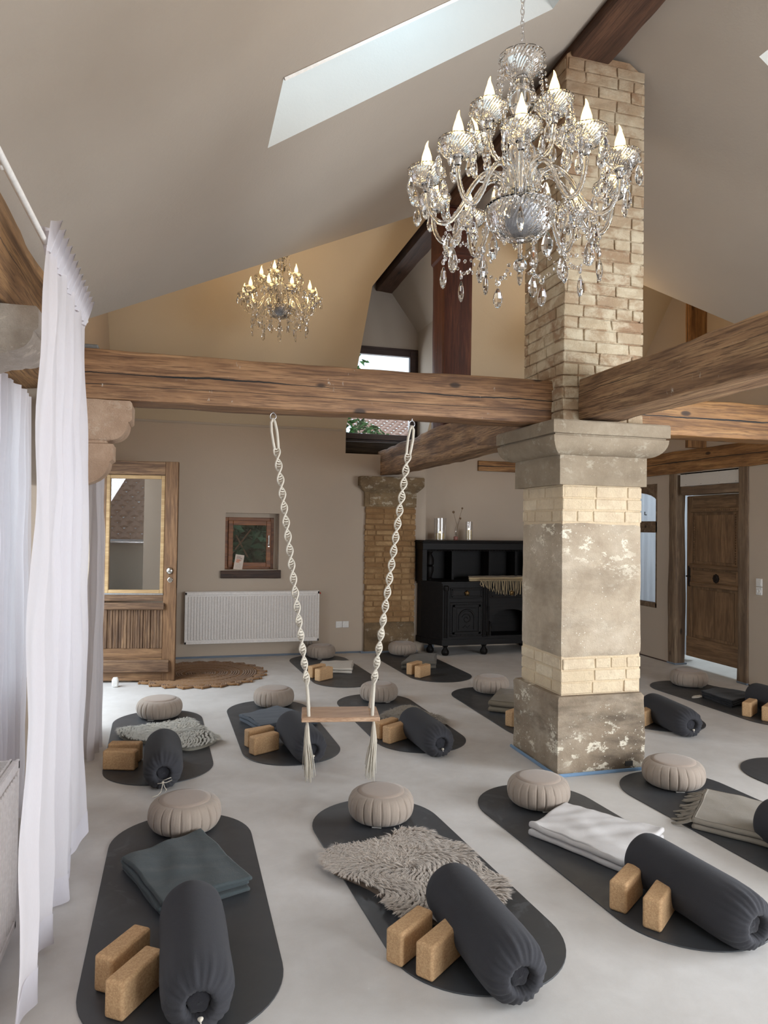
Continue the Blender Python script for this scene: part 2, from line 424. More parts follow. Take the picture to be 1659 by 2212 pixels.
M['door_brown'] = wood('weathered_door_board', lin(72, 50, 34), lin(114, 86, 62), lin(150, 118, 86), .7, knots=False, g=1.6, bump=.5)
M['door_dark'] = wood('antique_oak_door', lin(92, 68, 46), lin(132, 102, 72), lin(158, 126, 92), .6, knots=False, g=1.2, bump=.35)
M['bead_pine'] = wood('pale_pine_bead', lin(150, 118, 78), lin(180, 150, 106), lin(198, 170, 126), .6, knots=True, g=1.2, bump=.2)
M['window_wood'] = wood('orange_window_wood', lin(96, 54, 24), lin(140, 86, 42), lin(164, 106, 56), .45, knots=False, g=1.4, bump=.15)
M['window_dark'] = wood('dark_window_wood', lin(40, 26, 24), lin(58, 38, 34), lin(72, 50, 44), .45, knots=False, bump=.15)
M['sill'] = wood('dark_sill_wood', lin(38, 24, 18), lin(66, 44, 32), lin(88, 60, 44), .6, crack=[(.0, .03, .001, 1)], bump=.5)
M['seat'] = wood('swing_seat_wood', lin(156, 122, 94), lin(188, 152, 122), lin(208, 176, 146), .45, knots=False, g=1.5, bump=.15)
M['black_oak'] = wood('black_oak_furniture', lin(9, 7, 6), lin(16, 12, 10), lin(24, 17, 14), .5, knots=False, g=1.5, bump=.25)
M['base_stone'] = stone('plinth_render', lin(124, 108, 90), lin(150, 134, 114), lin(176, 162, 143), .75, .8)
M['mid_stone'] = stone('pillar_render', lin(158, 141, 120), lin(184, 168, 146), lin(202, 188, 168), .95, .35, bandz=(.9, 1.65))
M['cap_stone'] = stone('capital_sandstone', lin(136, 121, 101), lin(156, 141, 120), lin(172, 158, 137), .22, .25, grain=240)
M['corbel_stone'] = stone('corbel_sandstone', lin(150, 122, 98), lin(170, 142, 118), lin(184, 158, 134), .15, .2)
M['corbel_white'] = stone('limewashed_corbel', lin(150, 138, 122), lin(178, 168, 154), lin(204, 196, 184), .3, .3)
M['pil_stone'] = stone('pilaster_sandstone', lin(96, 78, 56), lin(126, 104, 76), lin(150, 128, 96), .35, .5)
M['brick_cream'] = brick_mat('limewashed_cream_brick', lin(210, 190, 158), lin(226, 210, 182), lin(200, 180, 152))
M['brick_upper'] = brick_mat('chimney_brick', lin(158, 128, 100), lin(200, 184, 156), lin(178, 156, 126), lin(214, 202, 176), (3.2, 4.7))
M['mortar'] = stone('cream_mortar', lin(204, 190, 160), lin(218, 205, 178), lin(226, 215, 190), 0, .0, bump=.8)
M['brick_brown'] = brick_mat('pilaster_brick', lin(150, 116, 78), lin(184, 152, 110), lin(136, 102, 66))
M['mortar_brown'] = stone('brown_mortar', lin(124, 94, 62), lin(142, 110, 74), lin(156, 124, 86), 0, .2)
M['zafu'] = fabric('taupe_canvas', lin(162, 148, 135), wr=1.2, bump=.3)
M['zafu_top'] = fabric('taupe_canvas_top', lin(164, 148, 135), wr=.6, bump=.2)
M['bolster'] = fabric('anthracite_cotton', lin(60, 60, 64), wr=1.5, bump=.3, sheen=.06)
M['bolster_dark'] = fabric('anthracite_cotton_end', lin(48, 48, 53), wr=3, bump=.5)
M['cord'] = fabric('ecru_cord', lin(222, 214, 198), scale=500)
M['tagwhite'] = fabric('white_label', lin(220, 216, 208))
M['cork'] = cork_mat()
M['rubber'] = mat_rubber()
def wool(n, c): return fabric(n, c, wr=2.2, bump=.45, sheen=.12, scale=260)
M['w_teal'] = wool('slate_green_fleece', lin(74, 82, 84)); M['w_white'] = wool('off_white_fleece', lin(212, 208, 206))
M['w_taupe'] = wool('taupe_wool', lin(146, 138, 126)); M['w_blue'] = wool('blue_grey_fleece', lin(78, 84, 92))
M['w_olive'] = wool('olive_wool', lin(118, 108, 92)); M['w_cream'] = wool('cream_fleece', lin(202, 194, 182))
M['w_greyol'] = wool('grey_olive_fleece', lin(104, 99, 90)); M['w_black'] = wool('charcoal_wool', lin(50, 51, 56))
M['w_beige'] = wool('beige_wool', lin(176, 156, 122))
M['jute'] = fabric('jute_braid', lin(140, 104, 68), wr=3, bump=.8, scale=180)
M['black_oak'].node_tree.nodes['Principled BSDF'].inputs['Specular IOR Level'].default_value = .18
M['chrome'] = plain('chrome', (.75, .75, .76, 1), .12, 1); M['steel'] = plain('steel', (.6, .6, .62, 1), .3, 1)
M['nickel'] = plain('brushed_nickel', (.62, .60, .56, 1), .25, 1)
M['white_enamel'] = plain('white_enamel', lin(226, 222, 216), .4); M['white_plastic'] = plain('white_plastic', lin(228, 226, 222), .45)
M['radiator'] = plain('radiator_white', lin(226, 220, 214), .5); M['grey_slot'] = plain('dark_slot', lin(60, 58, 56), .7)
M['tape'] = fabric('blue_foam_strip', lin(120, 150, 180)); M['tape_grey'] = fabric('grey_blue_foam_strip', lin(118, 128, 140))
M['crystal'] = glass_mat(); M['smoke'] = plain('silvered_bowl', (.35, .36, .39, 1), .25, .8, .5, 400)
M['bulb'] = glow_mat('bulb_glass', (1, .68, .27, 1), 2.6, .35)
M['tip'] = glass_mat('bulb_tip', .25, (1, .93, .8, 1), 1.2)
M['pane'] = pane_mat('window_pane'); M['pane_door'] = pane_mat('door_pane', (.88, .88, .88, 1), 3.0)
M['clear'] = pane_mat('thin_clear_glass', (.97, .97, .97, 1), 1.4)
M['sheer'] = sheer_mat('white_voile', lin(234, 230, 233), .08); M['sheer2'] = sheer_mat('thin_voile', lin(214, 209, 211), .30)
M['hem'] = sheer_mat('voile_hem', lin(228, 225, 230), .02)
M['leaf'] = fabric('leaf_green', lin(70, 104, 52), scale=40, sheen=0); M['leaf_dark'] = fabric('leaf_dark_green', lin(58, 84, 60), scale=40, sheen=0)
M['leaf_blossom'] = plain('blossom', lin(214, 120, 110), .6)
M['tile'] = plain('roof_tile', lin(164, 126, 108), .8, 0, .5, 30); M['ext_wall'] = plain('outside_render', lin(188, 180, 168), .9)
M['ground'] = plain('garden_ground', lin(110, 108, 96), .95, 0, .4, 5)
M['wax'] = plain('candle_wax', lin(214, 190, 140), .5); M['flame'] = glow_mat('flame', (1, .6, .22, 1), 9)
M['pink'] = plain('pink_ceramic', lin(150, 96, 84), .4); M['dried'] = plain('dried_stem', lin(112, 88, 62), .8)
M['paper'] = plain('white_card', lin(214, 198, 184), .7); M['ink'] = plain('dark_red_ink', lin(96, 42, 34), .8)
M['orange_ink'] = plain('orange_print', lin(200, 122, 84), .8); M['grey_ink'] = plain('grey_print', lin(150, 140, 132), .8)
M['iron'] = plain('dark_iron', lin(44, 36, 32), .5, .6); M['shoe'] = plain('grey_shoe', lin(150, 150, 150), .8)
M['slate'] = plain('grey_slate', lin(120, 118, 114), .6, 0, .4, 60)
M['fog_curtain'] = sheer_mat('bluish_curtain', lin(214, 220, 230), .04)
M['pewter'] = plain('aged_brass', lin(120, 96, 60), .4, .8)

# ------------------------------------------------------------------ structure
def struct(mb, name, m, smooth=False, fixn=True): return tag(mb.build(name, m, smooth=smooth, fixn=fixn), kind='structure')

def wall_cells(mb, axis, pos0, pos1, a0, a1, z0, z1, holes):
    """wall slab between pos0 and pos1, spanning a0..a1 and z0..z1 with rectangular holes (a,b,za,zb)"""
    A = sorted({a0, a1, *[h[0] for h in holes], *[h[1] for h in holes]}); Z = sorted({z0, z1, *[h[2] for h in holes], *[h[3] for h in holes]})
    for i in range(len(A) - 1):
        for j in range(len(Z) - 1):
            ca, cz = (A[i] + A[i + 1]) / 2, (Z[j] + Z[j + 1]) / 2
            if any(h[0] < ca < h[1] and h[2] < cz < h[3] for h in holes): continue
            if axis == 'y': mb.box((A[i], pos0, Z[j]), (A[i + 1], pos1, Z[j + 1]))
            else: mb.box((pos0, A[i], Z[j]), (pos1, A[i + 1], Z[j + 1]))

b = MB(); b.box((-1.3, -3.3, -.15), (9, 9.6, 0)); struct(b, 'floor', M['floor'])

zl = lambda x: 3.162 + .66 * x      # left roof slope
zr = lambda x: 6.594 - .66 * x      # right roof slope
RX, RZ, RY = 2.6, 4.878, 6.85       # crossing of the ridges
hy_ = lambda z: 8.7 - (z - 2.76) / 1.17   # far hip: y at height z
SKY_L = (.37, 1.91, 2.93, 3.51); SKY_R = (3.29, 4.83, 2.93, 3.51); SKY_N = (.37, 1.91, .1, .9)
def quad_slope(mb, zf, xa, xb, ya, yb):
    mb.poly([(xa, ya, zf(xa)), (xb, ya, zf(xb)), (xb, yb, zf(xb)), (xa, yb, zf(xa))])
def slope_with_holes(mb, zf, xs, y0, y1, holes):
    X = sorted({*xs, *[h[0] for h in holes], *[h[1] for h in holes]}); Y = sorted({y0, y1, *[h[2] for h in holes], *[h[3] for h in holes]})
    for i in range(len(X) - 1):
        for j in range(len(Y) - 1):
            cx, cy = (X[i] + X[i + 1]) / 2, (Y[j] + Y[j + 1]) / 2
            if any(h[0] < cx < h[1] and h[2] < cy < h[3] for h in holes): continue
            quad_slope(mb, zf, X[i], X[i + 1], Y[j], Y[j + 1])
c = MB()
slope_with_holes(c, zl, (-.96, RX), -3.3, 4.35, [SKY_L, SKY_N])
c.poly([(-.96, 4.35, zl(-.96)), (RX, 4.35, RZ), (RX, RY, RZ)])
struct(c, 'ceiling', M['ceil'], fixn=False)
# far wing: left near slope (rises away from the camera), valley line shared
c = MB()
c.poly([(-.96, 4.35, zl(-.96)), (RX, RY, RZ), (-.96, RY, RZ)])
struct(c, 'ceiling', M['ceil'], fixn=False)
c = MB()
slope_with_holes(c, zr, (RX, 6.2), -3.3, 4.4, [SKY_R])
c.poly([(RX, 4.4, RZ), (6.2, 4.4, zr(6.2)), (RX, RY, RZ)])
c.poly([(6.2, 4.4, zr(6.2)), (6.2, RY, RZ), (RX, RY, RZ)])
struct(c, 'ceiling', M['ceil'], fixn=False)
# far hip slopes left and right of the window alcove
AX0, AX1, AZ = 1.94, 3.0, 4.17; APX = 2.47; AYB = 9.12
c = MB()
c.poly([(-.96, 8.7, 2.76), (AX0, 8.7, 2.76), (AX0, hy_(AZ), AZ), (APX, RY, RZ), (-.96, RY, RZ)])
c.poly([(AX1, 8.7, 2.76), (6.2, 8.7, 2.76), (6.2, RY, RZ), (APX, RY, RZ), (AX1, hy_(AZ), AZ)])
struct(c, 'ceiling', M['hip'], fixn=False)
c = MB()   # alcove cheeks and small roof
c.poly([(AX0, 8.7, 2.47), (AX0, AYB, 2.47), (AX0, AYB, AZ), (AX0, hy_(AZ), AZ), (AX0, 8.7, 2.76)])
c.poly([(AX1, 8.7, 2.47), (AX1, AYB, 2.47), (AX1, AYB, AZ), (AX1, hy_(AZ), AZ), (AX1, 8.7, 2.76)])
c.poly([(AX0, AYB, AZ), (APX, AYB, RZ), (APX, RY, RZ), (AX0, hy_(AZ), AZ)])
c.poly([(AX1, AYB, AZ), (APX, AYB, RZ), (APX, RY, RZ), (AX1, hy_(AZ), AZ)])
struct(c, 'ceiling', M['ceil'], fixn=False)
# skylight shafts
def shaft(h, zf, sgn, n, seen):
    x0, x1, y0, y1 = h; D = .42
    nx, nz_ = -sgn * .66, 1.0; L = math.hypot(nx, nz_); nx, nz_ = nx / L * D, nz_ / L * D
    b = MB()
    P = lambda x, y, k: (x + nx * k, y, zf(x) + nz_ * k)
    b.poly([P(x0, y1, 0), P(x1, y1, 0), P(x1, y1, 1), P(x0, y1, 1)])
    b.poly([P(x0, y0, 0), P(x1, y0, 0), P(x1, y0, 1), P(x0, y0, 1)])
    b.poly([P(x0, y0, 0), P(x0, y1, 0), P(x0, y1, 1), P(x0, y0, 1)])
    b.poly([P(x1, y0, 0), P(x1, y1, 0), P(x1, y1, 1), P(x1, y0, 1)])
    w = empty('window_%d' % n); tag(w, kind='structure')
    b.build('shaft_lining', M['white_board'], w, fixn=False)
    g = MB(); g.poly([P(x0, y0, .97), P(x1, y0, .97), P(x1, y1, .97), P(x0, y1, .97)]); g.build('pane', M['pane'], w, fixn=False)
    f = MB()
    for a, b_ in ((0, 1), (1, 0)):
        yy = y0 if a == 0 else y1
        f.tube([P(x0, yy, .93), P(x1, yy, .93)], .03, 4)
        xx = x0 if a == 0 else x1
        f.tube([P(xx, y0, .93), P(xx, y1, .93)], .03, 4)
    f.build('frame', M['white_enamel'], w)
    if seen:
        f = MB(); f.tube([P(x0, y0 + .004, -.01), P(x1, y0 + .004, -.01)], .009, 4); f.build('edge_trim', M['white_enamel'], w)
    return w
shaft(SKY_L, zl, 1, 3, True); shaft(SKY_R, zr, -1, 4, True); shaft(SKY_N, zl, 1, 5, False)

# walls
w = MB(); wall_cells(w, 'y', 8.70, 8.98, -.97, 2.9, 0, 2.78, [(.50, 1.135, 1.03, 1.705), (AX0, AX1, 2.47, 2.78)])
w.box((AX1, 8.70, 2.62), (6.2, 8.92, 2.78)); struct(w, 'wall_back', M['wall'])
w = MB(); wall_cells(w, 'y', 8.90, 9.12, 2.86, 6.0, 0, 2.78, [(AX0, AX1, 2.47, 2.78)]); struct(w, 'wall_back', M['wall'])
w = MB()   # gable wall around the alcove window (opening 1.94..2.96 x, 2.62..3.86 z)
wall_cells(w, 'y', AYB, AYB + .25, AX0 - .2, AX1 + .2, 2.2, AZ, [(AX0 - .02, AX1 - .005, 2.66, 3.93)])
w.prism([(AX0 - .2, AZ), (AX1 + .2, AZ), (APX, RZ + .25)], 'y', AYB, AYB + .25)
w.box((AX0 - .1, 8.71, 2.40), (AX1 + .1, AYB + .02, 2.47))
struct(w, 'wall_gable', M['ceil'])
w = MB(); wall_cells(w, 'x', -1.0, -.77, 4.55, 8.98, 0, 4.9, [(5.95, 7.56, 0, 2.25)]); struct(w, 'wall_left', M['wall'])
w = MB(); wall_cells(w, 'x', -1.12, -.93, -3.3, 4.6, 0, 2.7, [(3.0, 4.3, .75, 2.25), (.3, 2.3, .75, 2.25)])
w.box((-1.12, 4.45, 0), (-.77, 4.6, 3.4)); struct(w, 'wall_left', M['wall'])
DRY0, DRY1 = 6.22, 7.06
w = MB(); wall_cells(w, 'x', 5.60, 5.78, -3.3, 9.12, 0, 4.9, [(DRY0 - .1, 7.30, 0, 2.22), (7.57, 8.45, .62, 2.14), (-.3, 2.2, .5, 2.3)])
struct(w, 'wall_right', M['wall'])
w = MB(); wall_cells(w, 'y', -3.3, -3.1, -1.1, 5.8, 0, 4.9, [(2.9, 5.5, .05, 2.6)]); struct(w, 'wall_front', M['wall'])
# adjoining room behind the right wall
w = MB(); w.box((8.6, 4.5, 0), (8.8, 9.8, 3)); w.box((5.78, 9.3, 0), (8.8, 9.5, 3)); w.box((5.78, 4.6, 0), (8.8, 4.8, 3)); w.box((5.78, 4.5, 2.95), (8.8, 9.5, 3.05))
struct(w, 'wall_next_room', M['white_board'])
# expansion strips
b = MB(); b.box((-.77, 8.688, 0), (2.2, 8.70, .022)); struct(b, 'baseboard_back', M['tape_grey'])
b = MB(); b.box((2.9, 8.888, 0), (3.2, 8.90, .035)); struct(b, 'baseboard_back', M['tape_grey'])
b = MB(); b.box((5.592, 5.0, 0), (5.60, 6.08, .012)); b.box((5.592, 7.35, 0), (5.60, 8.9, .012)); struct(b, 'baseboard_right', M['sill'])
b = MB(); b.box((-.77, 8.69, 2.74), (1.9, 8.70, 2.765)); struct(b, 'trim_1', M['ceil'])

# ------------------------------------------------------------------ timbers
def timber(name, p0, p1, w, h, m, label, seed=0, rough=.006, top_bow=0, cat='beam', parent=None, nseg=None, round_=.012, kind=None):
    """hewn timber from p0 to p1 (centres of the ends); w across, h vertical"""
    p0, p1 = Vector(p0), Vector(p1); L = (p1 - p0).length; n = nseg or max(8, int(L / .06)); X = (p1 - p0).normalized()
    upv = Vector((0, 0, 1)) if abs(X.z) < .9 else Vector((0, 1, 0))
    Yv = upv.cross(X).normalized(); Zv = X.cross(Yv)
    mb = MB(); prof = []
    rr = round_; k = 5
    pts = []
    for (cy, cz, d) in ((1, 1, 0), (-1, 1, 1), (-1, -1, 2), (1, -1, 3)):
        for q in range(3):
            a = d * PI / 2 + q * PI / 4
            pts.append((cy * (w / 2 - rr) + rr * math.cos(a), cz * (h / 2 - rr) + rr * math.sin(a)))
    # add mid points on faces
    full = []
    for i in range(len(pts)):
        a, b2 = pts[i], pts[(i + 1) % len(pts)]; full.append(a)
        if math.hypot(a[0] - b2[0], a[1] - b2[1]) > rr * 1.5:
            for t in (.25, .5, .75): full.append((a[0] + (b2[0] - a[0]) * t, a[1] + (b2[1] - a[1]) * t))
    m_ = len(full)
    def fn(i, j):
        x = L * i / (n - 1) - L / 2; y, z = full[j]
        e = rough * (1.6 * nz(x * 1.1 + seed, y * 4, z * 4) + .7 * nz(x * 5 + seed, y * 9, z * 9 + 3))
        bow = top_bow * math.sin(PI * i / (n - 1)) if z > 0 else 0
        return (x, y + e * (1 if y > 0 else -1) * 1.0, z + bow + e * (1 if z > 0 else -1))
    bb = mb.grid(n, m_, fn, closev=True)
    mb.f.append(tuple(bb + j for j in range(m_))); mb.f.append(tuple(bb + (n - 1) * m_ + j for j in range(m_))[::-1])
    o = mb.build(name, m, smooth=True, angle=35)
    o.matrix_world = Matrix(((X.x, Yv.x, Zv.x, (p0.x + p1.x) / 2), (X.y, Yv.y, Zv.y, (p0.y + p1.y) / 2), (X.z, Yv.z, Zv.z, (p0.z + p1.z) / 2), (0, 0, 0, 1)))
    if parent: o.parent = parent
    elif kind: tag(o, kind=kind)
    else: tag(o, label, cat)
    return o

timber('timber_beam', (-.70, 4.425, 2.40), (2.40, 4.425, 2.41), .25, .285, M['beam'], 'long brown timber beam with two swing hooks, from the left corbel to the pillar', 1)
timber('timber_beam', (2.62, 4.14, 2.41), (2.62, .2, 2.42), .30, .265, M['beam_rough'], 'rough reddish brown beam running from the pillar to the upper right edge', 5, .010)
timber('timber_beam', (2.50, 4.74, 2.385), (2.52, 8.86, 2.37), .24, .31, M['beam_rough'], 'grey-brown beam behind the pillar resting on the brick pilaster', 9, .012, top_bow=.01)
timber('timber_beam', (2.93, 4.42, 2.365), (5.7, 4.42, 2.37), .24, .26, M['beam_orange'], 'orange-brown cracked beam running right from the pillar, upper of two', 13, .006)
timber('timber_beam', (5.66, 9.0, 2.365), (5.66, 4.4, 2.375), .16, .25, M['beam_orange'], 'lower cracked brown beam in the right wall above the door', 17, .008)
timber('timber_beam', (-.76, .2, 2.51), (-.76, 4.5, 2.49), .32, .345, M['beam_grey'], 'weathered light timber beam above the white curtains at the left', 21, .010)
timber('ridge_beam', (2.54, -3.0, 4.80), (2.54, 9.2, 4.80), .27, .26, M['beam_dark'], 'dark ridge beam under the peak of the ceiling, passing the chimney top', 25, .008)
# post under the ridge
pr = empty('timber_post', (2.535, 6.63, 2.52)); tag(pr, 'dark red-brown timber post standing on the beam behind the chandelier', 'post')
o = timber('shaft', (0, 0, 0), (0, 0, 2.16), .29, .33, M['beam_red'], '', 31, .004, parent=pr, round_=.008)
b = MB(); b.box((-.168, -.19, 1.66), (.168, .19, 2.14), bev=.02); b.build('post_head', M['beam_red'], pr)
timber('timber_post', (5.562, 6.75, 2.49), (5.562, 6.75, 4.45), .38, .07, M['beam_orange'], 'orange-brown double timber post above the right wall beam', 35, .003, cat='post')
timber('timber_lintel', (3.79, 8.885, 2.395), (4.75, 8.885, 2.395), .06, .14, M['beam_orange'], 'short orange timber lintel high in the back wall right of the pilaster', 37, .003, cat='lintel')
# slate scrap on the beam end
b = MB(); b.box((-.62, 4.36, 2.548), (-.475, 4.47, 2.578), bev=.006); tag(b.build('slate_piece', M['slate']), 'flat grey slate scrap lying on the left end of the long beam', 'slate')

# ------------------------------------------------------------------ brick pillar
def brick_shell(mb, cols, x0, x1, y0, y1, z0, z1, ch=.077, blen=.25, j=.010, prot=.003, rnd=None, clip=None, faces='LFRB', rough=.003):
    R_ = rnd or random.Random(3); k = 0; z = z0
    while z < z1 - .02:
        zt = min(z + ch, z1)
        for face in faces:
            a0, a1 = (x0, x1) if face in 'FB' else (y0, y1)
            a = a0 - (blen / 2 + .0 if (k % 2) else 0) + R_.uniform(-.02, .02)
            while a < a1:
                ln = blen if R_.random() < .62 else blen / 2
                s, e = max(a + j / 2, a0 - (.003)), min(a + ln - j / 2, a1 + .003)
                a += ln
                if e - s < .03: continue
                p = prot * R_.uniform(.2, 1.15)
                zb, ztt = z + j / 2 + R_.uniform(-.002, .002), zt - j / 2 + R_.uniform(-.002, .002)
                if clip:
                    mid = (s + e) / 2
                    cx = mid if face in 'FB' else (x0 if face == 'L' else x1)
                    if ztt > clip(cx): continue
                if face == 'F': lo, hi = (s, y0 - p, zb), (e, y0 + .02, ztt)
                elif face == 'B': lo, hi = (s, y1 - .02, zb), (e, y1 + p, ztt)
                elif face == 'L': lo, hi = (x0 - p, s, zb), (x0 + .02, e, ztt)
                else: lo, hi = (x1 - .02, s, zb), (x1 + p, e, ztt)
                n0 = len(mb.v); mb.box(lo, hi, bev=.004)
                tone = R_.random() ** .8 if R_.random() > .12 else 0
                for i in range(n0, len(mb.v)):
                    v = mb.v[i]; q = rough * nz(v[0] * 23, v[1] * 23, v[2] * 23 + k)
                    mb.v[i] = (v[0] + q, v[1] + q, v[2] + q); 
                cols += [(tone, tone, tone, 1)] * (len(mb.v) - n0)
        z += ch; k += 1

def rough_block(x0, x1, y0, y1, z0, z1, amp, seed, nx=24, nzv=24, taper=0, chip=0):
    """four-sided block with uneven faces"""
    mb = MB(); per = []
    n = nx
    for (ax, ay, bx, by) in ((x0, y0, x1, y0), (x1, y0, x1, y1), (x1, y1, x0, y1), (x0, y1, x0, y0)):
        for i in range(n): per.append((ax + (bx - ax) * i / n, ay + (by - ay) * i / n))
    cx, cy = (x0 + x1) / 2, (y0 + y1) / 2
    def fn(i, j):
        x, y = per[i]; t = j / (nzv - 1); z = z0 + (z1 - z0) * t
        k = 1 + taper * (1 - t)
        # soften corners
        dx, dy = x - cx, y - cy; m1 = max(abs(dx) / (x1 - cx), abs(dy) / (y1 - cy)); m2 = min(abs(dx) / (x1 - cx), abs(dy) / (y1 - cy))
        co = max(0, m2 - .9) * .12 * (1 + chip * nz(z * 9 + seed, x, y))
        e = amp * (nz(x * 3 + seed, y * 3, z * 3) + .5 * nz(x * 11, y * 11 + seed, z * 11))
        edge = min(t, 1 - t); tp = .012 * max(0, 1 - edge * (nzv - 1))
        return (cx + dx * (k - co) * (1 + (e - tp) / .3), cy + dy * (k - co) * (1 + (e - tp) / .3), z)
    b0 = mb.grid(len(per), nzv, fn, closeu=True)
    mb.f.append(tuple(b0 + i * nzv for i in range(len(per)))[::-1]); mb.f.append(tuple(b0 + i * nzv + nzv - 1 for i in range(len(per))))
    return mb

P = empty('brick_pillar', (0, 0, 0)); tag(P, 'massive cream brick and stone pillar with moulded capital and chimney stack above', 'pillar')
rough_block(2.312, 2.952, 4.10, 4.735, 0, .497, .006, 2, 30, 30).build('plinth', M['base_stone'], P, smooth=True, angle=50)
b = MB(); b.box((2.365, 4.155, .48), (2.943, 4.70, 1.86)); b.build('mortar_core', M['brick_cream'], P)
RB = random.Random(5)
b = MB(); cols = []; brick_shell(b, cols, 2.362, 2.946, 4.15, 4.705, .50, .735, .078, .235, rnd=RB); b.col = cols; b.build('brick_course', M['brick_cream'], P)
rough_block(2.358, 2.948, 4.147, 4.707, .735, 1.61, .004, 7, 24, 30).build('rendered_band', M['mid_stone'], P, smooth=True, angle=50)
b = MB(); cols = []; brick_shell(b, cols, 2.362, 2.946, 4.15, 4.705, 1.61, 1.85, .08, .235, rnd=RB); b.col = cols; b.build('brick_course', M['brick_cream'], P)
# capital: profile swept round a rectangle
def capital(x0, x1, y0, y1, prof, m, parent, name='capital', loc=None):
    mb = MB(); cx, cy = (x0 + x1) / 2, (y0 + y1) / 2; per = []
    n = 10
    for (ax, ay, bx, by) in ((x0, y0, x1, y0), (x1, y0, x1, y1), (x1, y1, x0, y1), (x0, y1, x0, y0)):
        for i in range(n): per.append((ax + (bx - ax) * i / n, ay + (by - ay) * i / n))
    def fn(i, j):
        x, y = per[i]; o, z = prof[j]
        ex = ((x1 - cx) + o) / (x1 - cx); ey = ((y1 - cy) + o) / (y1 - cy)
        q = .003 * nz(x * 14, y * 14, z * 14)
        return (cx + (x - cx) * ex + q, cy + (y - cy) * ey + q, z + q)
    b0 = mb.grid(len(per), len(prof), fn, closeu=True); nv = len(prof)
    mb.f.append(tuple(b0 + i * nv for i in range(len(per)))[::-1]); mb.f.append(tuple(b0 + i * nv + nv - 1 for i in range(len(per))))
    return mb.build(name, m, parent, smooth=True, angle=28)
cove = [(0, 1.852), (0, 2.03)] + [(.098 * math.sin(a), 2.040 + .112 * (1 - math.cos(a))) for a in [k * PI / 2 / 8 for k in range(0, 9)]]
cove2 = [(o_, z_) for o_, z_ in cove] + [(.098, 2.153), (.084, 2.156), (.084, 2.164), (.104, 2.167), (.104, 2.243), (.098, 2.252)]
capital(2.315, 2.955, 4.105, 4.745, cove2, M['cap_stone'], P)
# chimney stack: core clipped by the roof slopes
roofz = lambda x: min(zl(x), zr(x)) - .02
b = MB(); b.prism([(2.368, 2.25), (2.942, 2.25), (2.942, roofz(2.942)), (2.84, 4.70), (2.40, 4.70), (2.368, roofz(2.368) - .03)], 'y', 4.158, 4.697); b.build('stack_core', M['brick_upper'], P)
b = MB(); cols = []; brick_shell(b, cols, 2.362, 2.948, 4.15, 4.705, 2.26, 4.74, .0772, .245, j=.009, prot=.005, rnd=RB, clip=lambda x: min(4.71, roofz(x) + .01), rough=.011)
b.col = cols; b.build('brick_stack', M['brick_upper'], P)
b = MB(); 
for (x0, y0, x1, y1) in ((2.296, 4.085, 2.968, 4.10), (2.296, 4.085, 2.312, 4.75), (2.952, 4.085, 2.968, 4.75)): b.box((x0, y0, 0), (x1, y1, .020), bev=.004)
b.build('foam_strip', M['tape'], P)
b = MB(); b.box((2.80, 4.092, .035), (2.855, 4.106, .065)); b.build('vent_hole', M['grey_slot'], P)

# wall pilaster
Q = empty('brick_pilaster', (0, 0, 0)); tag(Q, 'narrow brown brick wall pilaster with stone capital left of the sideboard', 'pilaster')
b = MB(); b.box((2.205, 8.66, .30), (2.84, 8.699, 1.82)); b.build('mortar_core', M['mortar_brown'], Q)
b = MB(); cols = []; brick_shell(b, cols, 2.20, 2.845, 8.655, 8.695, .37, 1.81, .068, .235, j=.014, prot=.008, rnd=random.Random(11), faces='FLR', rough=.006); b.col = cols; b.build('brick_shaft', M['brick_brown'], Q)
rough_block(2.205, 2.85, 8.65, 8.705, 0, .375, .006, 4, 16, 14).build('plinth', M['pil_stone'], Q, smooth=True, angle=50)
capital(2.18, 2.85, 8.63, 8.70, [(0, 1.815), (0, 1.99), (.01, 2.0), (.03, 2.02), (.06, 2.05), (.078, 2.075), (.078, 2.17), (.07, 2.185)], M['pil_stone'], Q)
b = MB(); b.box((2.235, 8.618, 1.84), (2.80, 8.632, 1.98), bev=.004); b.build('capital_panel', M['pil_stone'], Q)
b = MB(); b.box((2.16, 8.638, 0), (2.89, 8.65, .022)); b.build('foam_strip', M['tape_grey'], Q)

